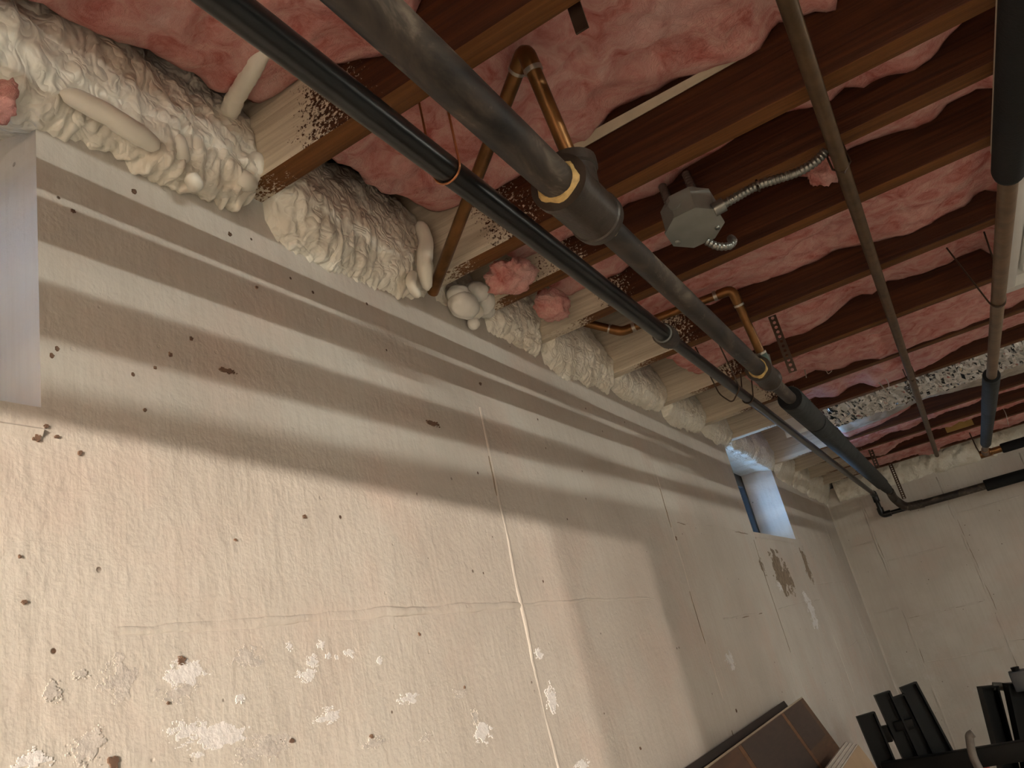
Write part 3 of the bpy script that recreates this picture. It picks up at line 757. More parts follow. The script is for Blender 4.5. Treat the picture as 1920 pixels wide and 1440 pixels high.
fo3 = foam(yy[3], yy[4] - JT, -.012, -.02, 4, 'foam patch under the curled bright pink tuft', .03, .10)
fo4 = foam(yy[4], yy[5] - JT, -.006, -.012, 5, 'rippled foam patch below the lower copper elbow', .04, .17, .0042, 1.0, lip=[(1.508, -.045), (1.616, -.07), (1.86, -.045)])
fo5 = foam(yy[5], yy[6] - JT, -.008, -.014, 6, 'rippled foam patch behind the pair of dark wire loops', .045, .17, .005, lip=[(1.9, -.02), (1.97, -.045), (2.27, -.03)])
fo6 = foam(yy[6], yy[7] - JT, -.008, -.012, 7, 'foam patch one bay short of the far window', .045, .2, .006, lip=[(2.31, -.03), (2.36, -.06), (2.6, -.035), (2.68, -.02)])
fo7 = foam(yy[7], yy[8] - JT, -.004, .0, 8, 'foam patch over the near corner of the far window', .04, .2, .006, lip=[(2.72, -.02), (2.9, -.043), (3.06, -.02)])
fo8 = foam(yy[8], 3.5, .006, .006, 9, 'blue-tinged foam over the far window head', .03, .2, .007)
fo9 = foam(3.5, yy[9] - JT, .0, -.01, 12, 'foam over the far jamb of the far window', .04, .2, .007)
fo10 = foam(yy[9], yy[10] - JT, -.045, -.06, 10, 'sagging foam between far window and corner', .06, .2, .007)
fo11 = foam(yy[10], yy[11] - JT, -.06, -.075, 11, 'foam in the last full bay before the corner', .06, .2, .008)
fo12 = foam(yy[11], YF + .08, -.075, -.08, 13, 'lumpy foam filling the far corner', .07, .2, .008)
# end-wall foam: same section turned along x
def foam_far(x0, x1, seed, lab):
    n, m = int((x1 - x0) / .011), 34
    prof = np.array([(.012, -.095), (-.015, -.09), (-.04, -.05), (-.06, .0), (-.05, .07), (-.02, .12), (.03, .2)])
    d = np.concatenate([[0], np.cumsum(np.linalg.norm(np.diff(prof, axis=0), axis=1))]); s = np.linspace(0, d[-1], m)
    py = np.interp(s, d, prof[:, 0]); pz = np.interp(s, d, prof[:, 1])
    X, S = np.meshgrid(np.linspace(x0, x1, n), s, indexing='ij')
    q = np.stack([X.ravel(), np.full(X.size, seed * 1.0), S.ravel()], 1)
    dd = (.03 * fbm(q * 7, 2) + .022 * (billow(q * 24, 1) - .4) + .010 * (billow(q * 60, 1) - .4)).reshape(X.shape) * np.clip(S / .02, 0, 1)
    fade = np.clip(1 - S / .1, 0, 1)
    Y = YF + py[None, :] - dd; Z = H + pz[None, :] - dd * .3 + fade * .014 * n1(X.ravel(), seed, 14).reshape(X.shape)
    V = np.stack([X, Y, Z], -1).reshape(-1, 3); B = np.stack([X, np.full_like(X, YF + .09), np.maximum(Z, H + .002)], -1)[:, [0, -1], :].reshape(-1, 3)
    o = n * m; F = gridfaces(n, m)
    for i in range(n - 1):
        F += [(i * m, (i + 1) * m, o + 2 * i + 2, o + 2 * i), (i * m + m - 1, (i + 1) * m + m - 1, o + 2 * i + 3, o + 2 * i + 1), (o + 2 * i, o + 2 * i + 2, o + 2 * i + 3, o + 2 * i + 1)]
    F += [[j for j in range(m)] + [o + 1, o], [(n - 1) * m + j for j in range(m)] + [o + 2 * n - 1, o + 2 * n - 2]]
    tag(mesh('spray_foam', np.concatenate([V, B]), F, FOAM), lab, 'foam', 'spray foam patches between the joists')
foam_far(XL + .08, 1.6, 31, 'long lumpy foam strip along the top of the end wall')

SMOOTHF = simple('smooth_foam_skin', (.80, .755, .65), .32, 0, .08, 14, .08, 60)
def bead(parent, P, r, seed, name='foam_bead', seg=14):
    P = resample(round_path(P, .03), .006); u = np.linspace(0, 1, len(P))
    rr = r * np.sqrt(np.clip(1 - (2 * u - 1) ** 6, .02, 1)) * (1 + .18 * n1(u * len(P) * .006, seed, 25))
    v, f = tubegeo(P, rr, seg, True, r * .12, seed); mesh(name, v, f, SMOOTHF, parent)
# long smooth bead and drips of the near foam
bead(fo0, [at(112, 172, X=XL + .034), at(190, 207, X=XL + .044), at(240, 240, X=XL + .045), at(298, 278, X=XL + .040)], .0118, 3)
for k, (a, b, r) in enumerate([((330, 255), (342, 305), .010), ((365, 255), (372, 320), .009), ((425, 265), (400, 320), .010), ((478, 290), (480, 335), .011), ((352, 325), (368, 350), .009), ((440, 330), (470, 345), .012)]):
    bead(fo0, [at(*a, X=XL + .036), at((a[0] + b[0]) / 2 + 2, (a[1] + b[1]) / 2, X=XL + .040), at(*b, X=XL + .026)], r, k + 9)
bead(fo1, [at(785, 415, X=XL + .05), at(800, 450, X=XL + .055), at(795, 500, X=XL + .05), at(802, 545, X=XL + .035)], .013, 31, 'foam_drip')
bead(fo1, [at(775, 512, X=XL + .03), at(768, 530, X=XL + .04), at(785, 558, X=XL + .03)], .009, 33, 'foam_drip')
# glossy white blob
GLOSS = simple('glossy_white_foam', (.74, .72, .66), .2, 0, .06, 30, .1, 120)
gb = thing('foam_blob', at(880, 590, X=XL), 'glossy white spray foam blob bulging from the wall top beside the copper pipe', 'foam')
for k, (x, y, dx, r) in enumerate([(870, 572, .026, (.022, .030, .022)), (893, 548, .034, (.020, .024, .017)), (905, 565, .028, (.020, .020, .022)), (860, 553, .025, (.018, .022, .014)), (912, 583, .016, (.014, .018, .012)), (888, 606, .014, (.010, .011, .011)), (918, 545, .03, (.016, .02, .022)), (935, 600, .010, (.012, .016, .009)), (940, 588, .012, (.010, .014, .010)), (885, 585, .02, (.018, .022, .012))]):
    v, f = blobgeo(at(x, y, X=XL + dx), np.array(r) * 1.2, 60 + k, .10, 4, 1.1); mesh('foam_lobe', v, f, GLOSS if k < 7 else SMOOTHF, gb)
for k, (x, y, dx, r) in enumerate([(985, 637, .012, (.018, .026, .016)), (965, 625, .012, (.016, .02, .014)), (1000, 628, .016, (.016, .02, .018))]):
    v, f = blobgeo(at(x, y, X=XL + dx), r, 80 + k, .3, 4, 2); mesh('foam_lobe', v, f, FOAM, fo3)

# foam-coated cable at the top left
fc = thing('foam_coated_cable', at(445, 190, X=XL + .05), 'cream foam-coated cable crossing behind the black pipe at top left', 'cable')
P = resample([at(428, 215, X=-.605), at(442, 182, X=-.575), at(480, 120, X=-.51), at(548, 0, X=-.43), at(600, -90, X=-.38)], .004)
u = np.arange(len(P)) * .004
rr = .0108 * (1 + .16 * np.clip(1 - u / .14, 0, 1) * np.abs(np.sin(u * 230 + 4 * n1(u, 2, 15))) + .12 * n1(u, 2, 25))
v, f = tubegeo(P, rr, 14, True, .002, 4); mesh('coating', v, f, SMOOTHF, fc)

# ------------------------------------------------------------------ pipes
def line_y(x, z, y0, y1): return [(x, y0, z), (x, y1, z)]
# black pipe
xb, zb = -.348, .56
xn, zn = -.3565, .575          # the run falls slightly toward the end wall
bp = thing('black_pipe', (xb, .2, zb), 'slim black painted pipe nearest the left wall, stepping thinner halfway', 'pipe')
yr = 1.475
yend = 5.30
ysr = 5.232
def bpt(y):
    t = (y + .75) / (yend + .75); return (xn + (xb - xn) * t, y, zn + (zb - zn) * t)
tube('pipe_run', [bpt(-.75), bpt(yr)], .0165, BLACK, bp, 24)
tube('reducer', [bpt(yr - .008), bpt(yr - .008), bpt(yr + .028), bpt(yr + .032), bpt(yr + .05)], [.0165, .0225, .0225, .0205, .0175], STEEL, bp, 24)
tube('reducer_lip', [bpt(yr - .0095), bpt(yr - .004)], [.0195, .0195], GALV, bp, 24)
zdrop = .428
tube('pipe_run', [bpt(yr + .03), bpt(yend - .02)], .0130, BLACK, bp, 20)
tube('elbow', round_path([(xb, yend - .05, zb), (xb, yend, zb), (xb, yend, zb - .05)], .03), .018, BLACK, bp, 16)
tube('drop_pipe', [(xb, yend, zb - .03), (xb, yend, zdrop + .02)], .0130, BLACK, bp, 16)
tube('elbow', round_path([(xb, yend, zdrop + .045), (xb, yend, zdrop), (xb + .05, yend, zdrop)], .03), .019, BLACK, bp, 16)
tube('wall_run', [(xb + .03, yend, zdrop), (3.2, yend, zdrop)], .0130, BLACK, bp, 16)
# large steel pipe
xs_, zs_ = -.250, .530
sp = thing('steel_pipe', (xs_, .2, zs_), 'thick brown-black steel pipe with two threaded tees and grey insulation at its far end', 'pipe')
tube('pipe_run', line_y(xs_, zs_, -.78, .775), .0225, STEEL, sp, 28)
def tee(y0, y1, r, rn, par, dope1, dope2):
    P = [(xs_, y0, zs_), (xs_, y0, zs_), (xs_, y0 + .012, zs_), (xs_, y0 + .014, zs_), (xs_, y1 - .02, zs_), (xs_, y1 - .018, zs_), (xs_, y1 - .004, zs_), (xs_, y1, zs_)]
    tube('tee_fitting', P, [r * .8, r * 1.06, r * 1.06, r * .98, r * .98, r * 1.04, r * 1.02, r * .9], IRON, par, 28, .0006)
    tube('thread_seal', [(xs_, y0 - .007, zs_), (xs_, y0 + .001, zs_), (xs_, y0 + .002, zs_)], [rn[0] * 1.02, rn[0] * 1.22, rn[0] * 1.3], dope1, par, 28, .007, 3)
    tube('thread_seal', [(xs_, y1 - .002, zs_), (xs_, y1 + .008, zs_), (xs_, y1 + .02, zs_)], [rn[1] * 1.25, rn[1] * 1.14, rn[1] * 1.02], dope2, par, 28, .006, 7)
tee(.775, .90, .0345, (.0225, .0185), sp, DOPE, DOPEW)
v, f = tubegeo([(xs_ + .004, .822, zs_ + .01), (xs_ + .007, .822, zs_ + .034), (xs_ + .0075, .822, zs_ + .036), (xs_ + .009, .822, zs_ + .05), (xs_ + .0095, .822, zs_ + .052)], [.03, .029, .032, .031, .018], 24)
mesh('branch_hub', v, f, IRON, sp, True, 45)
tube('pipe_run', line_y(xs_, zs_, .89, 1.80), .0185, STEEL, sp, 24)
tee(1.80, 1.93, .028, (.0185, .0165), sp, DOPE, IRON)
tube('branch_hub', [(xs_ + .004, 1.84, zs_), (xs_ + .008, 1.84, zs_ + .036), (xs_ + .009, 1.84, zs_ + .04)], [.022, .022, .016], IRON, sp, 20)
tube('pipe_run', line_y(xs_, zs_, 1.92, 5.14), .0165, STEEL, sp, 20)
def sleeve(y0, y1, r, ri, par, mat=INSUL, x=xs_, z=zs_, rr=1.0):
    P = [(x, y0 + .004, z), (x, y0, z), (x, y0, z), (x, y1, z), (x, y1, z)]
    tube('insulation_sleeve', [(x, y0, z), (x, y0, z), (x, y0 + .003, z), (x, y1 - .003, z), (x, y1, z)], [r * .93, r * .96, r, r * rr, r * rr * .95], mat, par, 28)
    tube('sleeve_end', [(x, y0 - .0015, z), (x, y0 + .001, z)], [r * .93, r * .93], INSULB, par, 28)
sleeve(2.17, 2.54, .0335, .017, sp)
sleeve(2.56, 4.62, .0335, .017, sp)
tube('insulation_gap', line_y(xs_, zs_, 2.535, 2.565), .030, INSULB, sp, 24)
tube('seam_tape', [(xs_ + .0, 4.62, zs_), (xs_, 4.95, zs_)], [.030, .026], INSUL, sp, 20)
tube('elbow', round_path([(xs_, 5.10, zs_), (xs_, ysr, zs_ - .035), (xs_ + .04, ysr, .428), (xs_ + .14, ysr, .4235)], .05), .024, STEEL, sp, 18)
tube('wall_run', [(xs_ + .08, ysr, .4235), (3.2, ysr, .4235)], .021, STEEL, sp, 18)
tube('insulation_sleeve', [(.22, ysr, .4235), (.222, ysr, .4235), (3.1, ysr, .4235)], [.028, .032, .032], INSULB, sp, 20)
# upper copper branch
cb = thing('copper_branch', (-.243, .822, zs_ + .05), 'tarnished copper branch rising from the first tee, bending over both pipes into the wall foam', 'pipe')
e1 = np.array([-.2395, .765, .7185]); e0 = np.array([-.240, .822, .575]); e2 = np.array([-.612, 1.057, .645])
tube('pipe_run', [e0, e0 + (e1 - e0) * .88], .0100, COPPER, cb, 18)
tube('elbow', round_path([e1 + (e0 - e1) * .16, e1, e1 + (e2 - e1) * .06], .022), .0118, COPPER, cb, 18)
tube('pipe_run', [e1 + (e2 - e1) * .03, e2], .0100, COPPER, cb, 18)
tube('solder_band', [e1 + (e0 - e1) * .15, e1 + (e0 - e1) * .19], .0123, SOLDER, cb, 18)
tube('solder_band', [e1 + (e2 - e1) * .055, e1 + (e2 - e1) * .065], .0121, SOLDER, cb, 18)
tube('adapter', [e0 - (e1 - e0) * .12, e0 + (e1 - e0) * .06], .0135, IRON, cb, 14)
# lower copper branch
cl = thing('copper_branch', (-.236, 1.84, zs_ + .04), 'copper branch from the second tee, bending toward the wall with two elbows', 'pipe')
k0 = np.array([-.236, 1.84, .572]); k1 = np.array([-.250, 1.83, .742]); k2 = np.array([-.545, 1.81, .756]); k3 = np.array([-.66, 1.74, .82])
y_ = 1.80
k0 = at(1428, 666, Y=1.82); k1 = at(1372, 543, Y=1.74); k2 = at(1166, 622, Y=1.72); k3 = at(1062, 597, Y=1.66)
tube('pipe_run', [k0, k0 + (k1 - k0) * .85], .0100, COPPER, cl, 18)
tube('elbow', round_path([k1 + (k0 - k1) * .2, k1, k1 + (k2 - k1) * .12], .024), .0118, COPPER, cl, 18)
tube('pipe_run', [k1 + (k2 - k1) * .06, k1 + (k2 - k1) * .95], .0100, COPPER, cl, 18)
tube('elbow', round_path([k2 + (k1 - k2) * .09, k2, k2 + (k3 - k2) * .2], .026), .0118, COPPER, cl, 18)
tube('pipe_run', [k2 + (k3 - k2) * .1, k3], .0100, COPPER, cl, 18)
for a, b, t0 in ((k1, k0, .22), (k1, k2, .13), (k2, k1, .1), (k2, k3, .22)):
    tube('solder_band', [a + (b - a) * t0, a + (b - a) * (t0 + .03)], .0121, SOLDER, cl, 18)
tube('adapter', [k0 - (k1 - k0) * .15, k0 + (k1 - k0) * .02], .013, simple('patina_adapter', (.05, .075, .06), .5, .4, .4, 60), cl, 8)
tube('adapter_ring', [k0 + (k1 - k0) * .02, k0 + (k1 - k0) * .05], .0128, SOLDER, cl, 14)
# thin straight copper line
xt, zt_ = .053, .636
ct = thing('copper_line', (xt, 1, zt_), 'long thin dull copper line running straight under the joists', 'pipe')
tube('pipe_run', line_y(xt, zt_, -.75, 5.02), .0112, simple('dull_copper', (.115, .068, .032), .5, .5, .35, 30, .06, 90), ct, 18)
for y in (1.26, 2.9):
    tube('pipe_clip', [(xt - .014, y, H), (xt - .014, y, zt_), (xt, y, zt_ - .014), (xt + .014, y, zt_), (xt + .014, y, H)], .002, STRAP, ct, 6)
# right-hand pipe
xr, zr = .2345, .486
rp = thing('copper_main', (xr, 1, zr), 'dull copper main at the right, sleeved in grey insulation at both ends', 'pipe')
DULL = simple('dull_brown_copper', (.19, .12, .065), .45, .5, .3, 30, .08, 90)
tube('pipe_run', line_y(xr, zr, -.75, 4.16), .0131, DULL, rp, 22)
tube('insulation_sleeve', [(xr, -.75, zr), (xr, 1.185, zr), (xr, 1.196, zr), (xr, 1.2, zr)], [.0215, .0215, .0195, .016], INSULB, rp, 28)
sleeve(2.53, 3.10, .0225, .014, rp, INSUL, xr, zr)
tube('insulation_sleeve', [(xr, 3.10, zr), (xr, 3.13, zr), (xr, 3.92, zr), (xr, 3.93, zr)], [.0225, .0215, .0205, .016], INSUL, rp, 24)
tube('elbow', round_path([(xr, 4.13, zr), (xr, 4.28, zr), (xr + .10, 4.28, zr)], .04), .0155, COPPER, rp, 16)
tube('tee_stub', [(xr - .022, 4.28, zr), (xr + .03, 4.28, zr)], [.018, .018], COPPER, rp, 14)
tube('wall_run', [(xr + .07, 4.28, zr), (3.2, 4.28, zr)], .0131, COPPER, rp, 14)
tube('insulation_sleeve', [(xr + .07, 4.28, zr), (xr + .074, 4.28, zr), (3.15, 4.28, zr)], [.019, .0225, .0225], INSULB, rp, 20)

# ------------------------------------------------------------------ hangers
def wire(name, P, r, mat, lab, grp='pipe hangers', rad=.012):
    return tag(tube(name, round_path(P, rad, 7), r, mat, None, 8), lab, 'hanger', grp)
def loop(cx, cz, rad, y, top, lean=0, dy=0):
    a = np.linspace(np.pi * 1.05, np.pi * 1.95, 9)
    pts = [(cx + rad * math.cos(t), y, cz + rad * math.sin(t)) for t in a]
    return [(cx - rad + lean, y + dy, top)] + pts + [(cx + rad + lean * .4, y + dy, top)]
wire('wire_hanger', loop(bpt(.705)[0], bpt(.705)[2], .0185, .705, H + .03, -.0, .006), .0016, COPPERW, 'copper wire hanger looped under the black pipe beside the upper copper branch')
wire('wire_hanger', loop(bpt(2.16)[0], bpt(2.16)[2], .0150, 2.16, H + .004, .0, .12), .0018, WIRE, 'dark wire hanger cradling the thin part of the black pipe')
wire('wire_hanger', [at(1310, 612, Y=1.96), at(1330, 680, Y=2.0)] + [at(1341, 720, Y=2.02)] if False else [(xb - .06, 1.99, H + .03), (xb - .042, 2.0, .56), (xb - .02, 2.01, .530), (xb + .01, 2.01, .56), (xb + .0, 1.96, H + .06)], .0018, WIRE, 'empty dark wire loop hanging left of the thin black pipe')
wire('wire_hanger', [at(1775, 465, Y=1.90), (xr - .0155, 1.80, zr - .002), (xr - .008, 1.80, zr - .0145), (xr + .008, 1.80, zr - .0145), (xr + .0155, 1.80, zr + .004), at(1845, 435, Y=1.90)], .0018, WIRE, 'dark wire sling around the bare part of the right-hand copper main')
def strap(y, x, z0, z1, lab, w=.019, hole=.0042, pitch=.0125):
    n = int((z0 - z1) / pitch); V = []; F = []
    for s in (0, 1):
        pass
    bm = bmesh.new(); k = 8
    def add(yo):
        rows = []
        for i in range(n):
            zc = z0 - (i + .5) * pitch; q = []
            c = [bm.verts.new((x + hole * math.cos(2 * math.pi * j / k), yo, zc + hole * math.sin(2 * math.pi * j / k))) for j in range(k)]
            o = []
            for j in range(k):
                a = 2 * math.pi * j / k; s = max(abs(math.cos(a)), abs(math.sin(a)))
                o.append(bm.verts.new((x + w / 2 * math.cos(a) / s, yo, zc + pitch / 2 * math.sin(a) / s)))
            for j in range(k):
                bm.faces.new((c[j], c[(j + 1) % k], o[(j + 1) % k], o[j]))
    add(y)
    bmesh.ops.remove_doubles(bm, verts=bm.verts[:], dist=1e-5)
    bmesh.ops.recalc_face_normals(bm, faces=bm.faces[:])
    bmesh.ops.solidify(bm, geom=bm.faces[:], thickness=.0012)
    bm.verts.index_update()
    V = np.array([tuple(q.co) for q in bm.verts]); F = [[q.index for q in f_.verts] for f_ in bm.faces]; bm.free()
    return tag(mesh('perforated_strap', V, F, STRAP, smooth=False), lab, 'hanger', 'perforated hanger straps')
strap(1.905, -.192, H + .0, zs_ - .02, 'perforated steel strap hanging beside the second pipe tee')
strap(4.30, -.222, H + .06, zs_ + .03, 'small perforated strap beside the grey sleeved pipe, farther along', .022)
strap(5.04, -.19, H + .0, .45, 'perforated strap against the end wall above the pipe elbow', .022)

# ------------------------------------------------------------------ junction box and conduit
jb = thing('junction_box', (-.19, 1.225, .64), 'grey steel octagonal junction box with flexible conduit under the joists', 'junction box')
cxj, cyj, zj = -.188, 1.250, .637
def octa(rx, ry, z, rot=.0):
    return [(cxj + rx * math.cos(math.pi / 8 + k * math.pi / 4 + rot), cyj + ry * math.sin(math.pi / 8 + k * math.pi / 4 + rot), z) for k in range(8)]
V = octa(.050, .050, zj) + octa(.050, .050, zj + .004) + octa(.0475, .0475, zj + .005) + octa(.0475, .0475, zj + .05)
JR = math.radians(8)
def tilt(V):
    V = np.array(V) - [cxj, cyj, zj]; a = math.radians(-13)
    Rx = np.array([[1, 0, 0], [0, math.cos(a), -math.sin(a)], [0, math.sin(a), math.cos(a)]])
    return V @ Rx.T + [cxj, cyj - .03, zj - .012]
cov = V[:16]; body = V[16:]
F8 = [[i, (i + 1) % 8, 8 + (i + 1) % 8, 8 + i] for i in range(8)] + [list(range(8))[::-1], list(range(8, 16))]
mesh('cover_plate', tilt(cov), F8, GALV, jb, False)
mesh('box_body', tilt(body), F8, GALV, jb, False)
for (a, b) in ((-.036, .012), (.032, .022)):
    v, f = tubegeo([(cxj + a, cyj + b, zj - .003), (cxj + a, cyj + b, zj + .002)], .0045, 10); mesh('cover_screw', tilt(v), f, FLEX, jb)
v, f = tubegeo([(cxj - .012, cyj - .0465, zj + .028), (cxj - .012, cyj - .0415, zj + .028)], .0105, 16); mesh('knockout', tilt(v), f, GALV, jb, True, 40)
def flexpath(P, r, step=.0016):
    P = resample(round_path(P, .03, 8), step); u = np.arange(len(P)); return P, r * (1 + .10 * np.sin(u * 2 * np.pi / 4.0))
def conduit(P, r=.0072):
    P, rr = flexpath(P, r); v, f = tubegeo(P, rr, 12); return v, f
cp = [at(1352, 386, Y=1.205), at(1385, 367, Y=1.205), at(1420, 347, Y=1.215), at(1460, 335, Y=1.222), at(1500, 322, Y=1.222), at(1530, 303, Y=1.225), at(1548, 284, Y=1.228)]
v, f = conduit(cp); mesh('flex_conduit', v, f, FLEX, jb)
v, f = conduit([at(1325, 452, Y=1.235), at(1345, 463, Y=1.24), at(1368, 462, Y=1.25), at(1376, 452, Y=1.262), at(1370, 447, Y=1.28)], .0065); mesh('flex_conduit', v, f, FLEX, jb)
v, f = conduit([at(1256, 388, Y=1.200), at(1250, 370, Y=1.205), at(1242, 350, Y=1.215)], .0068); mesh('cable_stub', v, f, FLEX, jb)
v, f = conduit([at(1303, 366, Y=1.205), at(1296, 350, Y=1.21), at(1286, 326, Y=1.218)], .0068); mesh('cable_stub', v, f, FLEX, jb)
tube('conduit_connector', [at(1338, 394, Y=1.20), at(1358, 383, Y=1.203)], .0115, FLEX, jb, 12)
tube('conduit_strap', [at(1418, 338, Y=1.22), at(1421, 352, Y=1.205), at(1424, 358, Y=1.22)], .002, WIRE, jb, 6)

# ------------------------------------------------------------------ bits at the right picture edge
wp = thing('white_tray', (.42, 2.1, .65), 'white moulded plastic panel at the right picture edge under the joists', 'panel')
box('rim', .325, .62, 2.285, 2.325, .634, .668, WHITEP, wp, .004)
box('rim', .325, .345, 1.62, 2.285, .634, .668, WHITEP, wp, .004)
box('rim', .60, .62, 1.62, 2.285, .634, .668, WHITEP, wp, .004)
box('rim', .325, .62, 1.58, 1.62, .634, .668, WHITEP, wp, .004)
box('back_plate', .33, .615, 1.585, 2.32, .660, .668, WHITEP, wp)
tube('inner_bead', resample(round_path([(.365, 1.66, .655), (.365, 2.255, .655), (.46, 2.255, .655), (.46, 1.66, .655), (.365, 1.66, .655)], .04, 8), .01), .006, WHITEP, wp, 8)
v, f = boxgeo(.287, .3045, .3, 1.52, .634, .667, .002)
tag(mesh('cream_furring_strip', v, f, CREAMB, smooth=True, autosmooth=40), 'pale cream furring strip beside the black sleeved pipe at the upper right', 'board')
v, f = boxgeo(.135, .265, 4.645, 4.652 - .001, H + .010, H + .065)
v = v + np.array([0, 0, 0])
tag(mesh('yellow_block', v, f, YELLOW, smooth=False), 'yellow wood block on the last joists by the right pipe end', 'block')
wire('wire_hanger', [at(1818, 812, Y=4.63), at(1830, 838, Y=4.42), (xr - .02, 4.27, zr + .015)], .003, WIRE, 'dark wire from the yellow block to the copper elbow')
v, f = blobgeo(at(1070, 30, Z=H + .01), (.008, .004, .016), 3, .2, 3)
tag(mesh('metal_clip', *boxgeo(*(lambda c: (c[0] - .004, c[0] + .012, c[1], c[1] + .003, c[2] - .022, c[2] + .02))(at(1076, 32, Y=.71))), STRAP, smooth=False), 'small bent metal clip under the joist above the copper elbow', 'clip')
v, f = boxgeo(-.47, -.38, 3.10, 3.106, H - .012, H + .05)
tag(mesh('plastic_scrap', *boxgeo(*(lambda c: (c[0] - .045, c[0] + .04, 3.046, 3.052, c[2] - .035, c[2] + .03))(at(1492, 797, Y=3.05))), WHITEP, smooth=False), 'pale plastic scrap stapled on the joist near the far window', 'scrap')  # white colour stands for window light reflected off foil

# ------------------------------------------------------------------ things leaning in the lower right
def lean_panel(name, lab, ya, yb, xt_, zt, xb_, zb_, th, mat, edge, cat='board', inlay=False, grp=None):
    """board leaning on the wall: top edge at (xt,zt), foot at (xb,zb), thickness th toward the room"""
    d = np.array([xb_ - xt_, 0, zb_ - zt]); L = np.linalg.norm(d); d /= L; nrm = np.array([-d[2], 0, d[0]])
    if nrm[0] < 0: nrm = -nrm
    t = thing(name, (xb_, (ya + yb) / 2, zb_), lab, cat, grp)
    def slab(nm, u0, u1, y0, y1, n0, n1_, m):
        o = np.array([xt_, 0, zt]); V = []
        for u in (u0, u1):
            for y in (y0, y1):
                for n_ in (n0, n1_):
                    p = o + d * u + nrm * n_; V.append((p[0], y, p[2]))
        return mesh(nm, V, [(0, 1, 3, 2), (4, 6, 7, 5), (0, 4, 5, 1), (2, 3, 7, 6), (0, 2, 6, 4), (1, 5, 7, 3)], m, t, False)
    slab('core', 0, L, ya, yb, 0, th, edge)
    if inlay:
        f0 = th + .0014
        slab('face', .004, L - .004, ya + .004, yb - .004, th, th + .0008, PANELO)
        Yp = lambda x, y: at(x, y, X=xt_ + .004)[1]
        a1, a2 = Yp(1459, 1341), Yp(1377, 1401)
        for yc in (a1, a2, a2 - (a1 - a2)):
            slab('inlay_strip', .006, L - .006, yc - .026, yc, th + .0008, f0, STRIP)
        for (y0, y1, u0, u1, m) in ((a1 + .003, yb - .05, .006, .115, PANELD), (a2 + .003, a1 - .029, .006, .165, PANELD), (a2 - (a1 - a2) + .003, a2 - .029, .006, .16, PANELF),
                                    (a2 + .003, a1 - .029, .19, .5, PANELF), (a1 + .003, yb - .05, .14, .42, PANELF), (a1 + .003, yb - .05, .45, .8, PANELD), (a2 + .003, a1 - .029, .53, .9, PANELD)):
            slab('inlay_rectangle', u0, u1, y0, y1, th + .0008, f0, m)
    else:
        slab('face', .003, L - .003, ya + .003, yb - .003, th, th + .001, mat)
    return t
lean_panel('dark_board', 'dark thin board leaning against the left wall behind the inlaid panel', 1.25, 2.60, XL + .004, -.232, XL + .46, ZF, .012, DARKB, DARKB)
lean_panel('inlaid_panel', 'brown wooden panel with orange inlaid squares leaning against the left wall', 1.30, 2.66, XL + .040, -.238, XL + .50, ZF, .018, PANELF, PANELE, 'panel', True)
for k, lab in enumerate(['white edged board nearest the inlaid panel, first of the thin stack', 'second thin white edged board of the leaning stack', 'third thin white edged board of the leaning stack', 'tan faced white board at the front of the thin leaning stack']):
    p = at(1590 + k * 7, 1392 + k * 1.5, Y=2.50)
    lean_panel('thin_board', lab, 1.9, 2.50, p[0] - .012, p[2], p[0] + .42, ZF, .009, TAN if k == 3 else WHITEB, WHITEB, 'board', grp='thin boards leaning beside the inlaid panel')

def channel(name, A, B, w, dpt, parent, face, th=.006):
    """U-section plastic leg from A (top) to B (foot)"""
    A = np.array(A); B = np.array(B); d = B - A; L = np.linalg.norm(d); d /= L
    fc = np.array(face, float); fc -= d * (fc @ d); fc /= np.linalg.norm(fc); s = np.cross(d, fc)
    parts = []
    for (a0, a1, b0, b1) in ((-w / 2, w / 2, -dpt, -dpt + th), (-w / 2, -w / 2 + th, -dpt, 0), (w / 2 - th, w / 2, -dpt, 0)):
        V = []
        for u in (0, L):
            for a in (a0, a1):
                for b in (b0, b1): V.append(A + d * u + s * a + fc * b)
        parts.append((V, [(0, 1, 3, 2), (4, 6, 7, 5), (0, 4, 5, 1), (2, 3, 7, 6), (0, 2, 6, 4), (1, 5, 7, 3)]))
    V = []
    for u in (-.001, .004):
        for a in (-w / 2, w / 2):
            for b in (-dpt, 0): V.append(A + d * u + s * a + fc * b)
    parts.append((V, parts[0][1]))
    v, f = join(parts); return mesh(name, v, f, PLASTIC, parent, False)
def to_floor(A, B):
    A = np.array(A); B = np.array(B); t = (ZF - A[2]) / (B[2] - A[2]); return A + (B - A) * t
YS = 3.0
sh = thing('folded_sawhorse', (-.2, YS, ZF), 'folded black plastic sawhorse with three channel legs in the far corner', 'sawhorse', 'folded black sawhorses')
for (a, b, w, yo) in [((1624, 1340), (1652, 1406), .060, 0), ((1655, 1300), (1697, 1392), .052, .03), ((1682, 1306), (1734, 1413), .058, .06), ((1704, 1284), (1766, 1401), .056, .09)]:
    A = at(*a, Y=YS + yo); B = to_floor(A, at(*b, Y=YS + yo)); 
    channel('leg', A, B, w, .03, sh, (.3, -1, .1))
for (a, w, h) in [((1652, 1362), .02, .05), ((1692, 1350), .03, .03)]:
    A = at(*a, Y=YS + .05)
    v, f = boxgeo(A[0] - w, A[0] + w, A[1] - .01, A[1] + .02, A[2] - h, A[2], .003); mesh('cross_plate', v, f, PLASTIC, sh, True, 40)
A = at(1715, 1425, Y=YS - .06); B = at(1990, 1362, Y=YS - .06); B[2] = A[2] + .0
v, f = boxgeo(A[0] - .1, .75, YS - .085, YS - .045, A[2] - .045, A[2] + .008, .004)
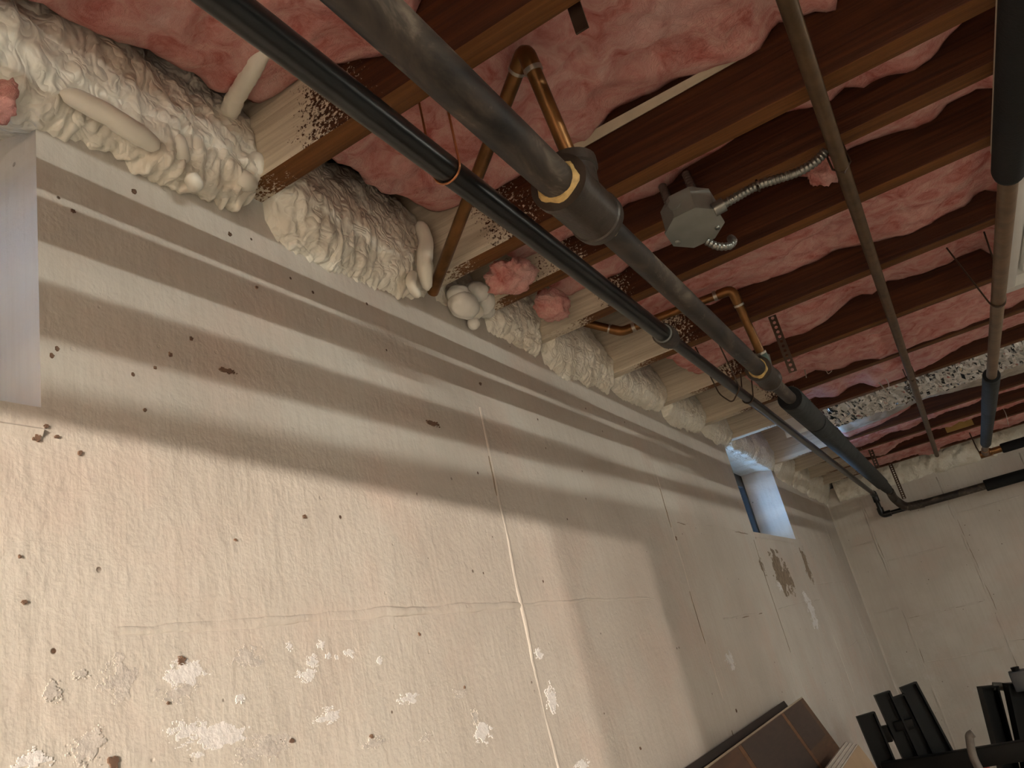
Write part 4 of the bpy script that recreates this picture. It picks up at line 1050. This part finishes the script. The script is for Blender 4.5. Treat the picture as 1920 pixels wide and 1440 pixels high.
mesh('rail', v, f, PLASTIC, sh, True, 40)
for x in (A[0] - .07, .7):
    v, f = boxgeo(x - .02, x + .02, YS - .08, YS - .05, ZF, A[2] - .045, .004); mesh('leg', v, f, PLASTIC, sh, True, 40)
sh2 = thing('folded_sawhorse', (.0, YS + .40, ZF), 'second folded black sawhorse with rounded leg end at the right picture edge', 'sawhorse', 'folded black sawhorses')
for (a, b, w, yo) in [((1857, 1288), (1880, 1378), .058, .40), ((1912, 1282), (1932, 1372), .078, .38)]:
    A = at(*a, Y=YS + yo); B = to_floor(A, at(*b, Y=YS + yo)); channel('leg', A, B, w, .04, sh2, (.5, -1, .1))
A = at(1868, 1287, Y=YS + .41)
tube('leg_cap', round_path([A + [-.01, .02, .0], A + [.03, .03, -.01], A + [.045, .03, -.08], A + [.05, .03, -.3]], .03), .014, simple('grey_plastic', (.10, .098, .085), .5, 0, .2, 20), sh2, 10)
p = at(1912, 1268, Y=YS + .38)
box('end_block', p[0] - .03, p[0] + .05, p[1] - .03, p[1] + .03, p[2] - .045, p[2] + .02, simple('slate_grey_plastic', (.035, .04, .047), .4, 0, .2, 20), sh2, .006)
tube('end_knob', [p + [-.004, -.005, .018], p + [-.004, -.005, .032]], [.012, .014], PLASTIC, sh2, 12)
# grey handle and red item
A = at(1817, 1379, Y=2.8); P = [A + [.012, 0, .004], A, A + [-.012, 0, -.05], A + [-.004, 0, -.13], A + [.03, 0, -.3], [A[0] + .08, A[1], ZF]]
tag(tube('cane', round_path(P, .03, 8), .0115, CANE, None, 14), 'grey curved cane handle standing in front of the black sawhorses', 'cane')
A = at(1832, 1432, Y=3.75)
ri = thing('red_jug', (A[0] + .02, A[1], ZF), 'red plastic jug showing under the black rail', 'jug')
v, f = boxgeo(A[0] - .03, A[0] + .035, 3.70, 3.81, ZF, A[2] - .01, .015); mesh('body', v, f, RED, ri, True, 50)
tube('cap', [(A[0], 3.755, A[2] - .012), (A[0], 3.755, A[2] + .012)], .016, RED, ri, 14)
